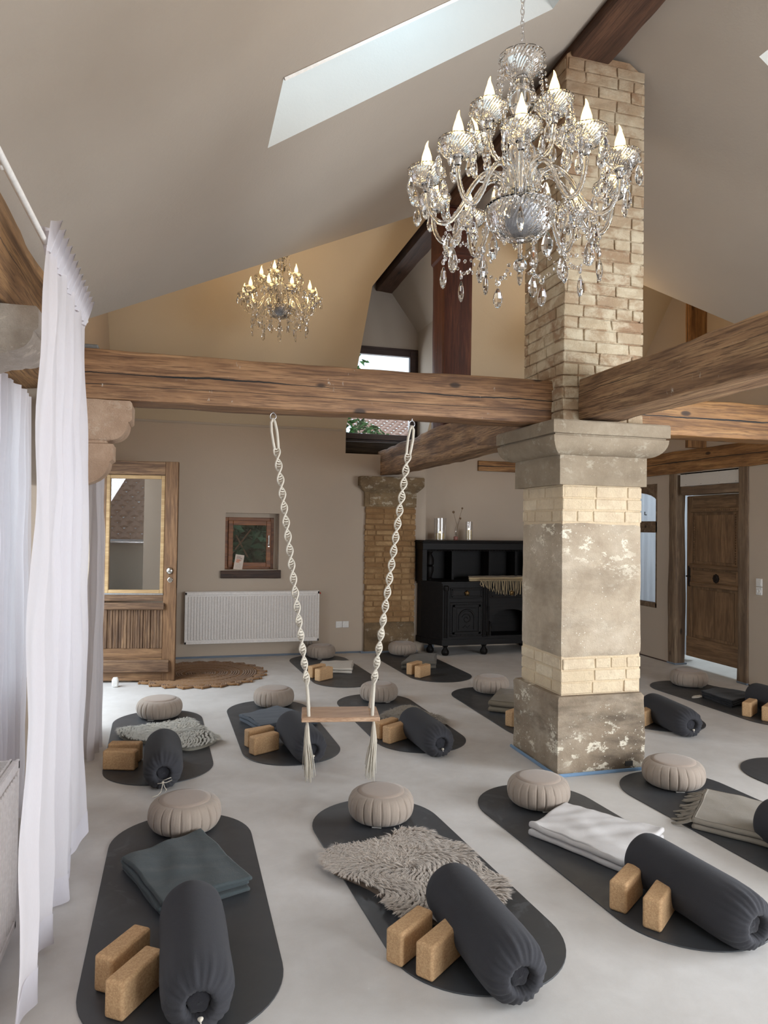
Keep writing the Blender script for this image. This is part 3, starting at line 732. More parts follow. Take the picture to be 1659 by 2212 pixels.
# corbels: profile in (x, z), extruded along y, nose to +x
def corbel(x_wall, y0, y1, z1, s, m, label, short=False, sz=None):
    pr_ = [(.445, 0), (.455, -.012), (.455, -.10), (.447, -.108), (.440, -.112)]
    pr_ += [(.345 + .092 * math.cos(a), -.112 - .098 * math.sin(a)) for a in [k * PI / 2 / 7 for k in range(8)]]
    if short: pr_ += [(.335, -.218), (.30, -.225), (.24, -.262), (.16, -.285)]
    else:
        pr_ += [(.33, -.214), (.33, -.226), (.362, -.230), (.362, -.312), (.348, -.322)]
        pr_ += [(.16 + .185 * math.cos(a), -.325 - .13 * math.sin(a)) for a in [k * PI / 2 / 8 for k in range(9)]]
    mb = MB(); n = 8; cy = (y0 + y1) / 2
    def fn(i, j):
        o_, z_ = pr_[j]; ins = (.455 - o_) * .30 * s; ya, yb = y0 + ins, y1 - ins; xe = x_wall + o_ * s
        per = [(x_wall + (xe - x_wall) * k / n, ya) for k in range(n)] + [(xe, ya + (yb - ya) * k / n) for k in range(n)] + [(xe - (xe - x_wall) * k / n, yb) for k in range(n + 1)]
        x, y = per[i]; q = .003 * nz(x * 14, y * 14, z_ * 14 + 5); return (x + q, y + q, z1 + z_ * (sz or s) + q)
    b0 = mb.grid(3 * n + 1, len(pr_), fn); nv = len(pr_)
    mb.f.append(tuple(b0 + i * nv for i in range(3 * n + 1))); mb.f.append(tuple(b0 + i * nv + nv - 1 for i in range(3 * n + 1))[::-1])
    o = mb.build('stone_corbel', m, smooth=True, angle=24)
    return tag(o, label, 'corbel')
corbel(-.77, 4.30, 4.55, 2.257, 1.07, M['corbel_stone'], 'smooth tan stone corbel carrying the left end of the long beam')
corbel(-.925, 2.74, 3.10, 2.32, .945, M['corbel_white'], 'rough limewashed stone corbel under the left timber beam beside the curtain', True, .76)

# ------------------------------------------------------------------ windows
def frame_rect(mb, x0, x1, z0, z1, y0, y1, t, bev=.004):
    mb.box((x0, y0, z0), (x0 + t, y1, z1), bev=bev); mb.box((x1 - t, y0, z0), (x1, y1, z1), bev=bev)
    mb.box((x0 + t, y0, z0), (x1 - t, y1, z0 + t), bev=bev); mb.box((x0 + t, y0, z1 - t), (x1 - t, y1, z1), bev=bev)

# small niche window in the back wall
Wn = tag(empty('window_1'), kind='structure')
b = MB(); frame_rect(b, .50, 1.09, 1.03, 1.655, 8.86, 8.93, .045); b.build('outer_frame', M['window_wood'], Wn)
b = MB(); frame_rect(b, .545, 1.055, 1.055, 1.615, 8.835, 8.885, .055); b.build('sash', M['window_wood'], Wn)
b = MB(); b.box((.59, 8.862, 1.10), (1.01, 8.866, 1.57)); b.build('pane', M['pane'], Wn)
b = MB(); b.box((1.018, 8.82, 1.30), (1.036, 8.835, 1.34)); b.tube([(1.027, 8.81, 1.315), (1.027, 8.80, 1.33), (1.027, 8.80, 1.44)], .008, 8); b.build('handle', M['nickel'], Wn)
b = MB(); b.box((.49, 8.93, 1.0), (.50, 8.98, 1.72)); b.box((1.09, 8.86, 1.02), (1.14, 8.98, 1.655)); b.box((.49, 8.86, 1.655), (1.14, 8.98, 1.72)); b.build('reveal', M['wall'], Wn)
timber('window_sill', (.455, 8.765, .978), (1.16, 8.765, .978), .21, .095, M['sill'], 'dark rough timber sill under the small niche window', 41, .005, cat='window sill')
# gable alcove window
Wg = tag(empty('window_2'), kind='structure')
b = MB(); frame_rect(b, 1.90, 3.0, 2.66, 3.93, 9.09, 9.18, .05); b.build('outer_frame', M['window_dark'], Wg)
b = MB(); frame_rect(b, 1.95, 2.955, 2.70, 3.895, 9.06, 9.13, .075); b.build('sash', M['window_dark'], Wg)
b = MB(); b.box((2.02, 9.10, 2.77), (2.885, 9.104, 3.825)); b.build('pane', M['pane'], Wg)
timber('window_sill_beam', (1.93, 9.02, 2.575), (2.99, 9.02, 2.575), .18, .155, M['beam_black'], 'blackened old timber sill beam below the high gable window', 43, .006, cat='window sill')
# right wall interior window (arched, with curtain behind)
Wr = tag(empty('window_6'), kind='structure')
b = MB()
for (ya, yb, za, zb) in ((7.57, 7.60, .62, 2.14), (8.42, 8.45, .62, 2.14), (7.57, 8.45, .62, .68), (7.57, 8.45, 1.54, 1.68)):
    b.box((5.60, ya, za), (5.66, yb, zb), bev=.004)
arch = [(7.57, 2.14), (7.57, 1.90)] + [(8.01 - .44 * math.cos(a), 1.90 + .14 * math.sin(a)) for a in [k * PI / 12 for k in range(13)]] + [(8.45, 2.14)]
b.prism(arch, 'x', 5.605, 5.655)
for k in range(26): b.box((5.594, 7.60 + k * .032, 1.60), (5.60, 7.615 + k * .032, 1.615))
b.build('frame', M['post'], Wr)
b = MB(); b.box((5.64, 7.60, .68), (5.644, 8.42, 1.54)); b.box((5.64, 7.60, 1.68), (5.644, 8.42, 2.05)); b.build('pane', M['pane'], Wr)
b = MB(); b.tube([(5.615, 7.80, 1.76), (5.59, 7.80, 1.76), (5.59, 7.80, 1.80)], .006, 6); b.build('catch', M['iron'], Wr)
# openings out of view
def wall_window(n, axis, pos, a0, a1, z0, z1, nm=1):
    o = tag(empty('window_%d' % n), kind='structure'); b = MB(); g = MB(); t = .05
    step = (a1 - a0) / nm
    for k in range(nm):
        s0, s1 = a0 + k * step, a0 + (k + 1) * step
        for (p, q, r, u) in ((s0, s0 + t, z0, z1), (s1 - t, s1, z0, z1), (s0, s1, z0, z0 + t), (s0, s1, z1 - t, z1)):
            if axis == 'y': b.box((p, pos, r), (q, pos + .06, u))
            else: b.box((pos, p, r), (pos + .06, q, u))
    if axis == 'y': g.box((a0, pos + .03, z0), (a1, pos + .034, z1))
    else: g.box((pos + .03, a0, z0), (pos + .034, a1, z1))
    b.build('frame', M['window_wood'], o); g.build('pane', M['pane'], o)
wall_window(7, 'x', -1.05, 3.0, 4.3, .75, 2.25, 2); wall_window(8, 'x', -1.05, .3, 2.3, .75, 2.25, 2)
wall_window(9, 'x', 5.66, -.3, 2.2, .5, 2.3, 3); wall_window(10, 'y', -3.23, 2.9, 5.5, .05, 2.6, 3)

# ------------------------------------------------------------------ entrance door, left (open leaf)
D = empty('door_1', (-.775, 7.60, 0), math.atan2(-.13, .745)); tag(D, kind='structure')
DW = .756
b = MB(); b.box((DW - .125, -.05, .02), (DW, .0, 2.18), bev=.003); vbuild(b, 'stile', M['door_wood'], D)
b = MB(); b.box((0, -.05, .02), (.07, 0, 2.18), bev=.003); vbuild(b, 'stile', M['door_wood'], D)
def hbar(name, z0, z1, m, x0=.07, x1=None, y0=-.05, y1=0, par=None, bev=.003):
    mb = MB(); mb.box((x0, y0, z0), (x1 or DW - .125, y1, z1), bev=bev); return mb.build(name, m, par or D)
hbar('rail', 2.045, 2.18, M['door_brown']); hbar('rail', .80, .865, M['door_brown']); hbar('rail', .24, .335, M['door_wood']); hbar('rail', .02, .24, M['door_wood'])
hbar('moulding', .715, .785, M['door_brown'], x1=DW - .10, y0=-.085, y1=-.05, bev=.012)
hbar('weather_bar', .10, .225, M['door_brown'], x1=DW - .045, y0=-.085, y1=-.05, bev=.012)
b = MB(); R2 = random.Random(2); x = .07
while x < DW - .13:
    wd = R2.uniform(.018, .034); b.box((x, -.045 - R2.uniform(0, .012), .335), (min(x + wd - .002, DW - .125), -.01, .72), bev=.004); x += wd
pb = vbuild(b, 'slatted_panel', M['door_brown'], D)
b = MB(); frame_rect(b, .07, DW - .125, .875, 2.04, -.055, -.02, .035); b.build('glazing_bead', M['bead_pine'], D)
b = MB(); b.box((.105, -.034, .91), (DW - .16, -.030, 2.005)); b.build('pane', M['pane_door'], D)
b = MB(); b.box((.07, -.058, .862), (DW - .125, -.045, .878)); b.build('drip_strip', M['steel'], D)
b = MB(); b.lathe([(0, 0), (.03, 0), (.034, .006), (.026, .014), (.012, .018), (0, .019)], 20); o = b.build('rosette', M['nickel'], D, (DW - .065, -.05, 1.10), smooth=True); o.rotation_euler = (PI / 2, 0, 0)
b = MB(); b.lathe([(0, 0), (.023, 0), (.025, .004), (.02, .007), (0, .007)], 20); b.box((-.003, -.010, .006), (.003, .010, .009)); o = b.build('lock_rosette', M['nickel'], D, (DW - .06, -.05, 1.01)); o.rotation_euler = (PI / 2, 0, 0)
b = MB(); b.box((DW - .001, -.035, .93), (DW + .002, -.015, 1.20)); b.build('strike_plate', M['iron'], D)
b = MB(); b.box((-.79, 7.56, 0), (-.76, 7.64, 2.25)); b.box((-.79, 5.90, 0), (-.76, 5.95, 2.25)); b.box((-.79, 5.90, 2.2), (-.76, 7.64, 2.26)); tag(b.build('trim_2', M['door_brown']), kind='structure')
b = MB(); b.box((-.61, 7.30, .0), (-.55, 7.36, .082), bev=.012); b.box((-.605, 7.305, .05), (-.555, 7.36, .09), bev=.008); tag(b.build('door_stopper', M['white_plastic'], smooth=True, angle=40), 'small white door stop on the floor under the open glazed door', 'door stop')

# ------------------------------------------------------------------ antique door, right, with its timber posts
T = tag(empty('door_2'), kind='structure')
def vpost(name, x0, x1, y0, y1, z0, z1, seed, m='post'):
    o = timber(name, ((x0 + x1) / 2, (y0 + y1) / 2, z0), ((x0 + x1) / 2, (y0 + y1) / 2, z1), y1 - y0, x1 - x0, M[m], '', seed, .007, parent=None, kind='structure', round_=.012)
    return o
for (nm, a) in (('jamb', (5.585, 5.72, 7.20, 7.335, .02, 2.24, 51)), ('jamb', (5.58, 5.72, 6.09, 6.225, .02, 2.24, 52))):
    o = vpost(nm, *a); o.parent = T; o['kind'] = ''; del o['kind']
for yy0, yy1 in ((7.19, 7.345), (6.085, 6.23)):
    b = MB(); b.box((5.575, yy0, 0), (5.74, yy1, .02), bev=.004); b.build('foam_strip', M['tape_grey'], T)
o = timber('header', (5.65, 7.12, 2.03), (5.65, 6.22, 2.03), .12, .10, M['post'], '', 53, .005, kind='structure'); o.parent = T; del o['kind']
b = MB(); b.box((5.60, 6.235, 2.082), (5.64, 7.15, 2.235), bev=.002)
b.build('header_board', M['white_board'], T)
b = MB()
for yy in (6.27, 6.52, 6.80, 7.05):
    for zz in (2.10, 2.215): b.lathe([(0, -.002), (.004, -.002), (.004, .002), (0, .002)], 8, (5.599, yy, zz))
b.build('screw', M['iron'], T)
L2 = empty('leaf', (5.765, 6.28, 0), 0, T)
# leaf local: u along the leaf from hinge, v outwards
LE = Vector((5.775, 7.19)) - Vector((5.765, 6.28)); LA = math.atan2(LE.y, LE.x); L2.rotation_euler = (0, 0, LA); LW = .91
b = MB(); b.box((0, 0, .11), (LW, .035, 1.975), bev=.003); vbuild(b, 'board', M['door_dark'], L2)
S_ = 1   # face towards the room is +v
def lp(name, u0, u1, z0, z1, v0, v1, m='door_dark', bev=.004):
    mb = MB(); mb.box((u0, v0, z0), (u1, v1, z1), bev=bev); return vbuild(mb, name, M[m], L2) if name in ('stile', 'panel_board') else mb.build(name, M[m], L2)
lp('stile', 0, .12, .30, 1.97, .035, .047); lp('stile', LW - .10, LW, .30, 1.97, .035, .047)
lp('rail', 0, LW, .11, .34, .035, .052); lp('rail', .12, LW - .10, .96, 1.12, .035, .047); lp('rail', .12, LW - .10, 1.80, 1.97, .035, .047)
lp('moulding', .06, LW - .08, .93, .985, .047, .075, bev=.01); lp('moulding', .06, LW - .06, 1.14, 1.19, .047, .066, bev=.008); lp('moulding', .06, LW - .08, 1.78, 1.83, .047, .066, bev=.008)
for (z0, z1, ks) in ((1.19, 1.78, 3), (.34, .93, 2)):
    for k in range(ks):
        ww = (LW - .30) / ks; lp('panel_board', .15 + k * ww, .15 + (k + 1) * ww - .004, z0 + .03, z1 - .03, .035, .042)
b = MB()
for k in range(22): b.box((.10 + k * .03, .047, 1.795), (.115 + k * .03, .070, 1.812))
for k in range(20): b.box((.12, .047, 1.21 + k * .028), (.128, .056, 1.225 + k * .028)); b.box((LW - .135, .047, 1.21 + k * .028), (LW - .127, .056, 1.225 + k * .028))
b.build('dentil', M['door_dark'], L2)
b = MB(); b.lathe([(0, 0), (.05, 0), (.046, .008), (.03, .012), (.022, .02), (0, .022)], 20, rf=lambda t, j: 1 + .08 * math.cos(8 * t)); o = b.build('carved_rosette', M['iron'], L2, (.42, .047, 1.04)); o.rotation_euler = (-PI / 2, 0, 0)
b = MB(); b.box((LW - .07, .047, .92), (LW - .03, .058, 1.16), bev=.006); b.tube([(LW - .05, .058, 1.04), (LW - .05, .09, 1.04), (LW - .12, .095, 1.04)], .008, 8); b.build('handle', M['iron'], L2)
# shoes in the next room
sh = MB()
sh.grid(14, 10, lambda i, j: (.26 * (i / 13), (.045 - .012 * math.sin(PI * i / 13)) * math.sin(2 * PI * j / 10) * (math.sin(PI * min(1, max(.06, i / 13 * .9 + .06))) ** .4), .045 + (.045 + .03 * max(0, .5 - i / 13)) * math.cos(2 * PI * j / 10) * math.sin(PI * min(.97, max(.08, i / 13))) ** .4), closev=True)
s1 = sh.build('shoe', M['shoe'], None, (6.15, 7.80, 0), 1.4, smooth=True); tag(s1, 'pale grey shoe on the floor behind the antique door, nearer the jamb', 'shoe', 'shoes behind the antique door')
s2 = s1.copy(); COL.objects.link(s2); s2.location = (6.28, 7.62, 0); s2.rotation_euler = (0, 0, .5); s2['label'] = 'pale grey shoe lying under the edge of the antique door'
# curtain in the next room behind the arched window
def drape(name, m, axis, pos, a_top, a_bot, z0, z1, folds, depth, seed=0, nu=160, nv=30, hemfn=None, parent=None, wav=.012, gather=None):
    mb = MB()
    def fn(i, j):
        s = i / (nu - 1); t = j / (nv - 1)
        k = gather(s) if gather else s
        a = (a_top[0] + (a_top[1] - a_top[0]) * k) * (1 - t) + (a_bot[0] + (a_bot[1] - a_bot[0]) * k) * t
        zb = z0 + (hemfn(s) if hemfn else 0); z = z1 + (zb - z1) * t
        d = depth * (.55 + .45 * t) * (math.sin(2 * PI * folds * s + 1.6 * nz(s * 5 + seed, t * 1.2)) + .35 * math.sin(2 * PI * folds * 2.3 * s + seed + t))
        d += wav * nz(s * 9 + seed, t * 7, 3) ; a += .010 * nz(s * 4, t * 5 + seed, 7)
        return (pos + d, a, z) if axis == 'x' else (a, pos + d, z)
    mb.grid(nu, nv, fn); return mb.build(name, m, parent, smooth=True)
o = drape('curtain', M['fog_curtain'], 'x', 6.0, (7.4, 8.7), (7.4, 8.7), .05, 2.4, 9, .03, 3); tag(o, 'bluish white curtain seen through the arched window in the right wall', 'curtain')

# ------------------------------------------------------------------ radiators, sockets
def radiator(x0, x1, z0, z1, y0, y1, label, ribs=46):
    r = empty('radiator', ((x0 + x1) / 2, y1, z0)); 
    tag(r, label, 'radiator'); ox, oy, oz = r.location
    b = MB(); b.box((x0 - ox, y0 + .012 - oy, 0), (x1 - ox, y0 + .03 - oy, z1 - z0 - .005), bev=.004)
    p = (x1 - x0 - .06) / ribs
    for k in range(ribs):
        xx = x0 - ox + .03 + k * p
        b.box((xx + p * .18, y0 - oy, .045), (xx + p * .82, y0 + .014 - oy, z1 - z0 - .05), bev=.006)
    b.box((x0 - ox, y0 + .002 - oy, z1 - z0 - .035), (x1 - ox, y0 + .016 - oy, z1 - z0 - .002), bev=.003); b.box((x0 - ox, y0 + .002 - oy, 0), (x1 - ox, y0 + .016 - oy, .03), bev=.003)
    b.box((x0 - ox, y0 + .002 - oy, 0), (x0 - ox + .022, y0 + .016 - oy, z1 - z0), bev=.003); b.box((x1 - ox - .022, y0 + .002 - oy, 0), (x1 - ox, y0 + .016 - oy, z1 - z0), bev=.003)
    b.build('front_panel', M['radiator'], r)
    b = MB(); b.box((x0 - ox, y0 + .03 - oy, .01), (x0 - ox + .012, y1 - oy, z1 - z0 - .004)); b.build('side_panel', M['radiator'], r)
    b = MB(); b.box((x1 - ox - .012, y0 + .03 - oy, .01), (x1 - ox, y1 - oy, z1 - z0 - .004)); b.build('side_panel', M['radiator'], r)
    b = MB()
    for k in range(int((x1 - x0) / .012)): b.box((x0 - ox + .012 * k, y0 + .03 - oy, z1 - z0 - .012), (x0 - ox + .012 * k + .006, y1 - oy, z1 - z0 - .004))
    b.box((x0 - ox, y0 + .03 - oy, z1 - z0 - .016), (x1 - ox, y0 + .036 - oy, z1 - z0)); b.box((x0 - ox, y1 - .012 - oy, z1 - z0 - .016), (x1 - ox, y1 - oy, z1 - z0))
    b.build('top_grille', M['radiator'], r)
    return r
r = radiator(.055, 1.62, .18, .78, 8.585, 8.68, 'long white ribbed panel radiator on the back wall under the niche window')
b = MB(); b.tube([(.86, -.03, .57), (.88, -.03, .57)], .011, 8) if False else b.tube([(.785, -.045, .57), (.805, -.045, .57)], .011, 8); b.build('valve_cap', plain('red_cap', lin(170, 40, 36), .4), r)
b = MB(); b.tube([(.70, -.04, 0), (.70, -.04, -.05), (.70, .01, -.06)], .009, 8); b.tube([(.66, -.04, 0), (.66, -.04, -.05), (.66, .01, -.06)], .009, 8); b.build('pipe', M['nickel'], r)
r2 = radiator(0, 2.6, .05, .675, 0, .12, 'white ribbed radiator at the lower left edge behind the curtain', ribs=76)
r2.location = (-.685, 2.985 - 1.3, .05); 
for ch in list(r2.children):
    pass
r2.rotation_euler = (0, 0, PI / 2)

def socket(name, loc, rz, kinds, label):
    r = empty(name, loc, rz); tag(r, label, 'socket')
    n = len(kinds); 
    for k, kd in enumerate(kinds):
        ox = kd[1]; oz = kd[2]
        b = MB(); b.box((ox - .040, -.010, oz - .040), (ox + .040, 0, oz + .040), bev=.004); b.build('plate', M['white_plastic'], r)
        if kd[0] == 's':
            b = MB(); b.lathe([(.0225, 0), (.0225, .004), (.019, .004), (.018, -.006), (0, -.006)], 24); o = b.build('insert', M['white_enamel'], r, (ox, -.010, oz), smooth=True, angle=30); o.rotation_euler = (PI / 2, 0, 0)
            b = MB(); b.box((ox - .0105, -.0065, oz - .003), (ox - .005, -.003, oz + .003)); b.box((ox + .005, -.0065, oz - .003), (ox + .0105, -.003, oz + .003)); b.box((ox - .002, -.0125, oz + .017), (ox + .002, -.0105, oz + .021)); b.build('contact_hole', M['grey_slot'], r)
        else:
            b = MB(); b.box((ox - .030, -.014, oz - .030), (ox + .030, -.009, oz + .030), bev=.003); b.build('rocker', M['white_enamel'], r)
socket('wall_socket', (1.93, 8.70, .355), 0, [('s', -.042, 0), ('s', .042, 0)], 'white double socket low on the back wall right of the radiator')
socket('wall_socket', (3.02, 8.90, .34), 0, [('s', 0, 0)], 'white single socket low on the back wall beside the black sideboard')
socket('switch_socket', (5.60, 5.945, 1.015), PI / 2, [('r', 0, .043), ('s', 0, -.043)], 'white switch over socket on the wall right of the antique door')
bpy.data.objects['switch_socket'].rotation_euler = (0, 0, -PI / 2)

# ------------------------------------------------------------------ curtains and rod
rod = MB(); rod.tube([(-.50, .3, 2.53), (-.45, 3.62, 2.51)], .0105, 10); rod.tube([(-.4835, 2.10, 2.521), (-.4833, 2.125, 2.521)], .013, 10)
ro = tag(rod.build('curtain_rod', M['white_enamel'], smooth=True, angle=40), 'thin white curtain rod running along the sloping ceiling at the upper left', 'curtain rod')
b = MB(); b.tube([(-.482, 2.06, 2.521), (-.52, 2.06, 2.530), (-.60, 2.06, 2.53)], .006, 6); b.lathe([(0, -.01), (.018, -.01), (.018, .012), (0, .012)], 10, (-.595, 2.06, 2.53)); b.build('bracket', M['nickel'], ro)
def heading(name, y0, y1, x, z, par, m, n=13):
    mb = MB(); nu = n * 12
    def fn(i, j):
        s = i / (nu - 1); t = j / 5; ph = s * n
        return (x + (.012 + .028 * (1 - t)) * math.sin(2 * PI * ph) + .03 * (1 - t) * .3, y0 + (y1 - y0) * s + .02 * (1 - t) * math.sin(4 * PI * ph + 1), z + .055 * (1 - t) - .045 * t + .012 * math.sin(2 * PI * ph + .8) * (1 - t))
    mb.grid(nu, 6, fn); return mb.build(name, m, par, smooth=True)
def hem1(s): return .02 + .02 * math.sin(9 * s) + .02 * s
cu = drape('curtain', M['sheer'], 'x', -.455, (2.60, 3.58), (2.36, 4.02), .0, 2.49, 4, .030, 1, nu=260, nv=46, hemfn=hem1, wav=.02, gather=lambda s: s + .018 * math.sin(2 * PI * 5 * s))
tag(cu, 'long white semi-sheer curtain hanging in front of the left radiator', 'curtain')
hm = drape('hem', M['hem'], 'x', -.453, (2.362, 4.016), (2.36, 4.02), .0, .085, 5, .045, 1, nu=260, nv=3, hemfn=hem1, wav=.0, gather=lambda s: s + .018 * math.sin(2 * PI * 5 * s))
# the hem follows the cloth: rebuild it from the cloth's own lowest rows
bpy.data.objects.remove(hm)
me = cu.data; nu_, nv_ = 260, 46
mb = MB(); rows = [43, 44, 45]
mb.grid(nu_, 3, lambda i, j: tuple(me.vertices[i * nv_ + rows[j]].co + Vector((.0025, 0, 0)))); mb.build('hem', M['hem'], cu, smooth=True)
heading('pleated_heading', 2.60, 3.60, -.452, 2.515, cu, M['hem'])
cu2 = drape('curtain', M['sheer2'], 'x', -.56, (5.10, 5.42), (5.05, 5.62), .01, 2.25, 4, .045, 6, nu=120, wav=.015); tag(cu2, 'thin white sheer curtain beside the glazed entrance door', 'curtain')
cu3 = drape('curtain', M['sheer'], 'x', -.80, (2.55, 4.25), (2.55, 4.25), .02, 2.24, 13, .035, 9, nu=260, wav=.012); tag(cu3, 'white curtain hung in many folds at the far left window under the corbel', 'curtain')

# ------------------------------------------------------------------ yoga mats and what lies on them
MATS = {'m1': (.034, 3.150, -89.7), 'm2': (1.062, 3.126, -85.8), 'm3': (2.012, 3.142, -85.7), 'm4': (2.945, 3.161, -86.8), 'edge': (3.894, 3.215, -87.2),
        'left': (-.129, 5.430, -88), 'ml': (.751, 5.590, -88.2), 'mc': (1.706, 5.634, -87.9), 'p1': (2.789, 5.683, -90), 'p2': (3.826, 5.676, -89),
        'rf': (4.878, 5.543, -88.5), 'bl': (1.600, 7.724, -86.6), 'br': (2.629, 7.749, -87.3)}
ML, MW, MT = 1.795, .68, .005
def mat_proto():
    b = MB(); n = 28; h = ML / 2 - MW / 2; pts = []
    for k in range(n + 1): a = -PI / 2 + PI * k / n; pts.append((h + MW / 2 * math.cos(a), MW / 2 * math.sin(a)))
    for k in range(n + 1): a = PI / 2 + PI * k / n; pts.append((-h + MW / 2 * math.cos(a), MW / 2 * math.sin(a)))
    N = len(pts); b.add([(x, y, 0) for x, y in pts] + [(x, y, MT - .001) for x, y in pts] + [(x * .9988, y * .997, MT) for x, y in pts], [])
    b.f.append(tuple(range(N))[::-1]); b.f.append(tuple(range(2 * N, 3 * N)))
    for k in (0, 1):
        for i in range(N): b.f.append((k * N + i, k * N + (i + 1) % N, (k + 1) * N + (i + 1) % N, (k + 1) * N + i))
    return b.build('yoga_mat', M['rubber'])
MLAB = {'m1': 'dark oval yoga mat at the lower left holding the slate-green blanket', 'm2': 'dark oval yoga mat under the big taupe sheepskin, front row',
        'm3': 'dark oval yoga mat with the white blanket and pale smudges, front row', 'm4': 'dark oval yoga mat under the fringed taupe blanket, right of the pillar foot',
        'edge': 'dark oval yoga mat just showing its tip at the right edge, front row', 'left': 'dark oval yoga mat under the pale grey sheepskin near the entrance door',
        'ml': 'dark oval yoga mat with the blue-grey blanket, left of the swing seat', 'mc': 'dark oval yoga mat behind the right end of the swing seat',
        'p1': 'dark oval yoga mat running behind the left side of the pillar', 'p2': 'dark oval yoga mat showing its rounded end right of the pillar',
        'rf': 'dark oval yoga mat in front of the antique door at the right', 'bl': 'dark oval yoga mat with the cream blanket by the back wall radiator',
        'br': 'dark oval yoga mat with the grey-olive blanket in front of the sideboard'}
mp = mat_proto(); first = True
for k, (x, y, a) in MATS.items():
    o = mp if first else copy_tree(mp); first = False
    o.location = (x, y, .0005); o.rotation_euler = (0, 0, math.radians(a)); tag(o, MLAB[k], 'yoga mat', 'oval yoga mats')
def logo(k):
    x, y, a = MATS[k]; b = MB(); R_ = random.Random(k)
    for i in range(4):
        for j in range(4):
            if R_.random() < .75: b.box((-.035 + i * .018, -.035 + j * .018, 0), (-.022 + i * .018, -.022 + j * .018, .0006))
    return b
for k, (lx, ly) in (('bl', (.10, .17)), ('br', (.05, .14))):
    o = logo(k).build('printed_emblem', M['iron'], [q for q in bpy.data.objects if q.get('label') == MLAB[k]][0]); o.location = (lx, ly, MT)

# zafu cushion
def zafu():
    b = MB(); n = 264; R0 = .176; NP = 22
    prof = []
    for k in range(19):
        a = -PI / 2 + PI * k / 18 * .93
        r = .095 + (R0 - .095) * max(0, math.cos(a)) ** .62; z = .076 + .073 * math.sin(a) * (1 if a < 0 else .98); prof.append((r if k else .07, z))
    def rf(t, j):
        k = j / 18; u = ((t + .10 * (k - .5) ** 2 + .03 * nz(t * 3, 5)) * NP / (2 * PI)) % 1.0
        w = math.sin(PI * min(1, k * 1.02)) ** .5
        cr = math.exp(-((min(u, 1 - u)) / .055) ** 2); bul = math.sin(PI * u) ** .7; cr *= .65 + .35 * math.sin(5.1 * round(t * NP / (2 * PI)) + 1)
        return 1 + w * (.008 * (bul - .6) - .062 * cr) + .008 * nz(math.cos(t) * 3, math.sin(t) * 3, k * 3) + w * .006 * nz(math.cos(t) * 22, math.sin(t) * 22, k * 2)
    b.lathe(prof, n, rf=rf, cap0=True)
    o = b.build('meditation_cushion', M['zafu'], smooth=True, angle=70)
    rt, zt = prof[-1]
    c = MB(); pr_ = [(rt * 1.0, zt - .002), (rt * .985, zt + .003), (rt * .8, zt + .007), (rt * .45, zt + .009), (.001, zt + .0095)]
    c.lathe(pr_, 48, rf=lambda t, j: 1 + .01 * nz(3 * math.cos(t), 3 * math.sin(t), j)); c.build('top_panel', M['zafu_top'], o, smooth=True)
    d = MB(); d.box((-.028, -R0 * .80, .003), (.02, -R0 * .80 + .02, .006)); d.build('label_tag', M['tagwhite'], o)
    h = MB(); hp = []
    for k in range(9): a = PI * k / 8; hp.append((.04 * math.cos(a), R0 * .93 + .012 * math.sin(a), .05))
    h.tube(hp, .006, 6); h.build('carry_handle', M['zafu'], o, smooth=True)
    return o
CUSH = [('m1', .045, 3.864, 1.04, 'taupe meditation cushion behind the slate-green blanket, lower left'), ('m2', 1.057, 3.74, 1.0, 'taupe meditation cushion touching the big taupe sheepskin'),
        ('m3', 1.983, 3.727, 1.0, 'taupe meditation cushion in front of the pillar foot beside the white blanket'), ('m4', 2.942, 3.805, 1.05, 'taupe meditation cushion next to the fringed blanket, right of the pillar foot'),
        ('left', -.143, 6.122, 1.02, 'taupe meditation cushion behind the pale grey sheepskin'), ('ml', .80, 6.299, 1.0, 'taupe meditation cushion behind the blue-grey blanket'),
        ('mc', 1.742, 6.284, .98, 'taupe meditation cushion directly behind the right swing rope'), ('p1', 2.872, 6.366, .99, 'taupe meditation cushion just left of the pillar beside the olive blanket'),
        ('rf', 4.975, 6.204, 1.04, 'taupe meditation cushion in front of the antique door'), ('bl', 1.622, 8.444, .97, 'taupe meditation cushion under the right end of the back radiator'),
        ('br', 2.638, 8.48, 1.0, 'taupe meditation cushion against the foot of the brick pilaster')]
zp = zafu(); R3 = random.Random(4)
for i, (k, x, y, s, lab) in enumerate(CUSH):
    o = zp if i == 0 else copy_tree(zp)
    y = min(y, 8.46); o.location = (x, y, .005); o.scale = (s, s, 1.0 if i > 3 else 1.02); o.rotation_euler = (0, 0, R3.uniform(-.5, .5)); tag(o, lab, 'cushion', 'taupe meditation cushions')

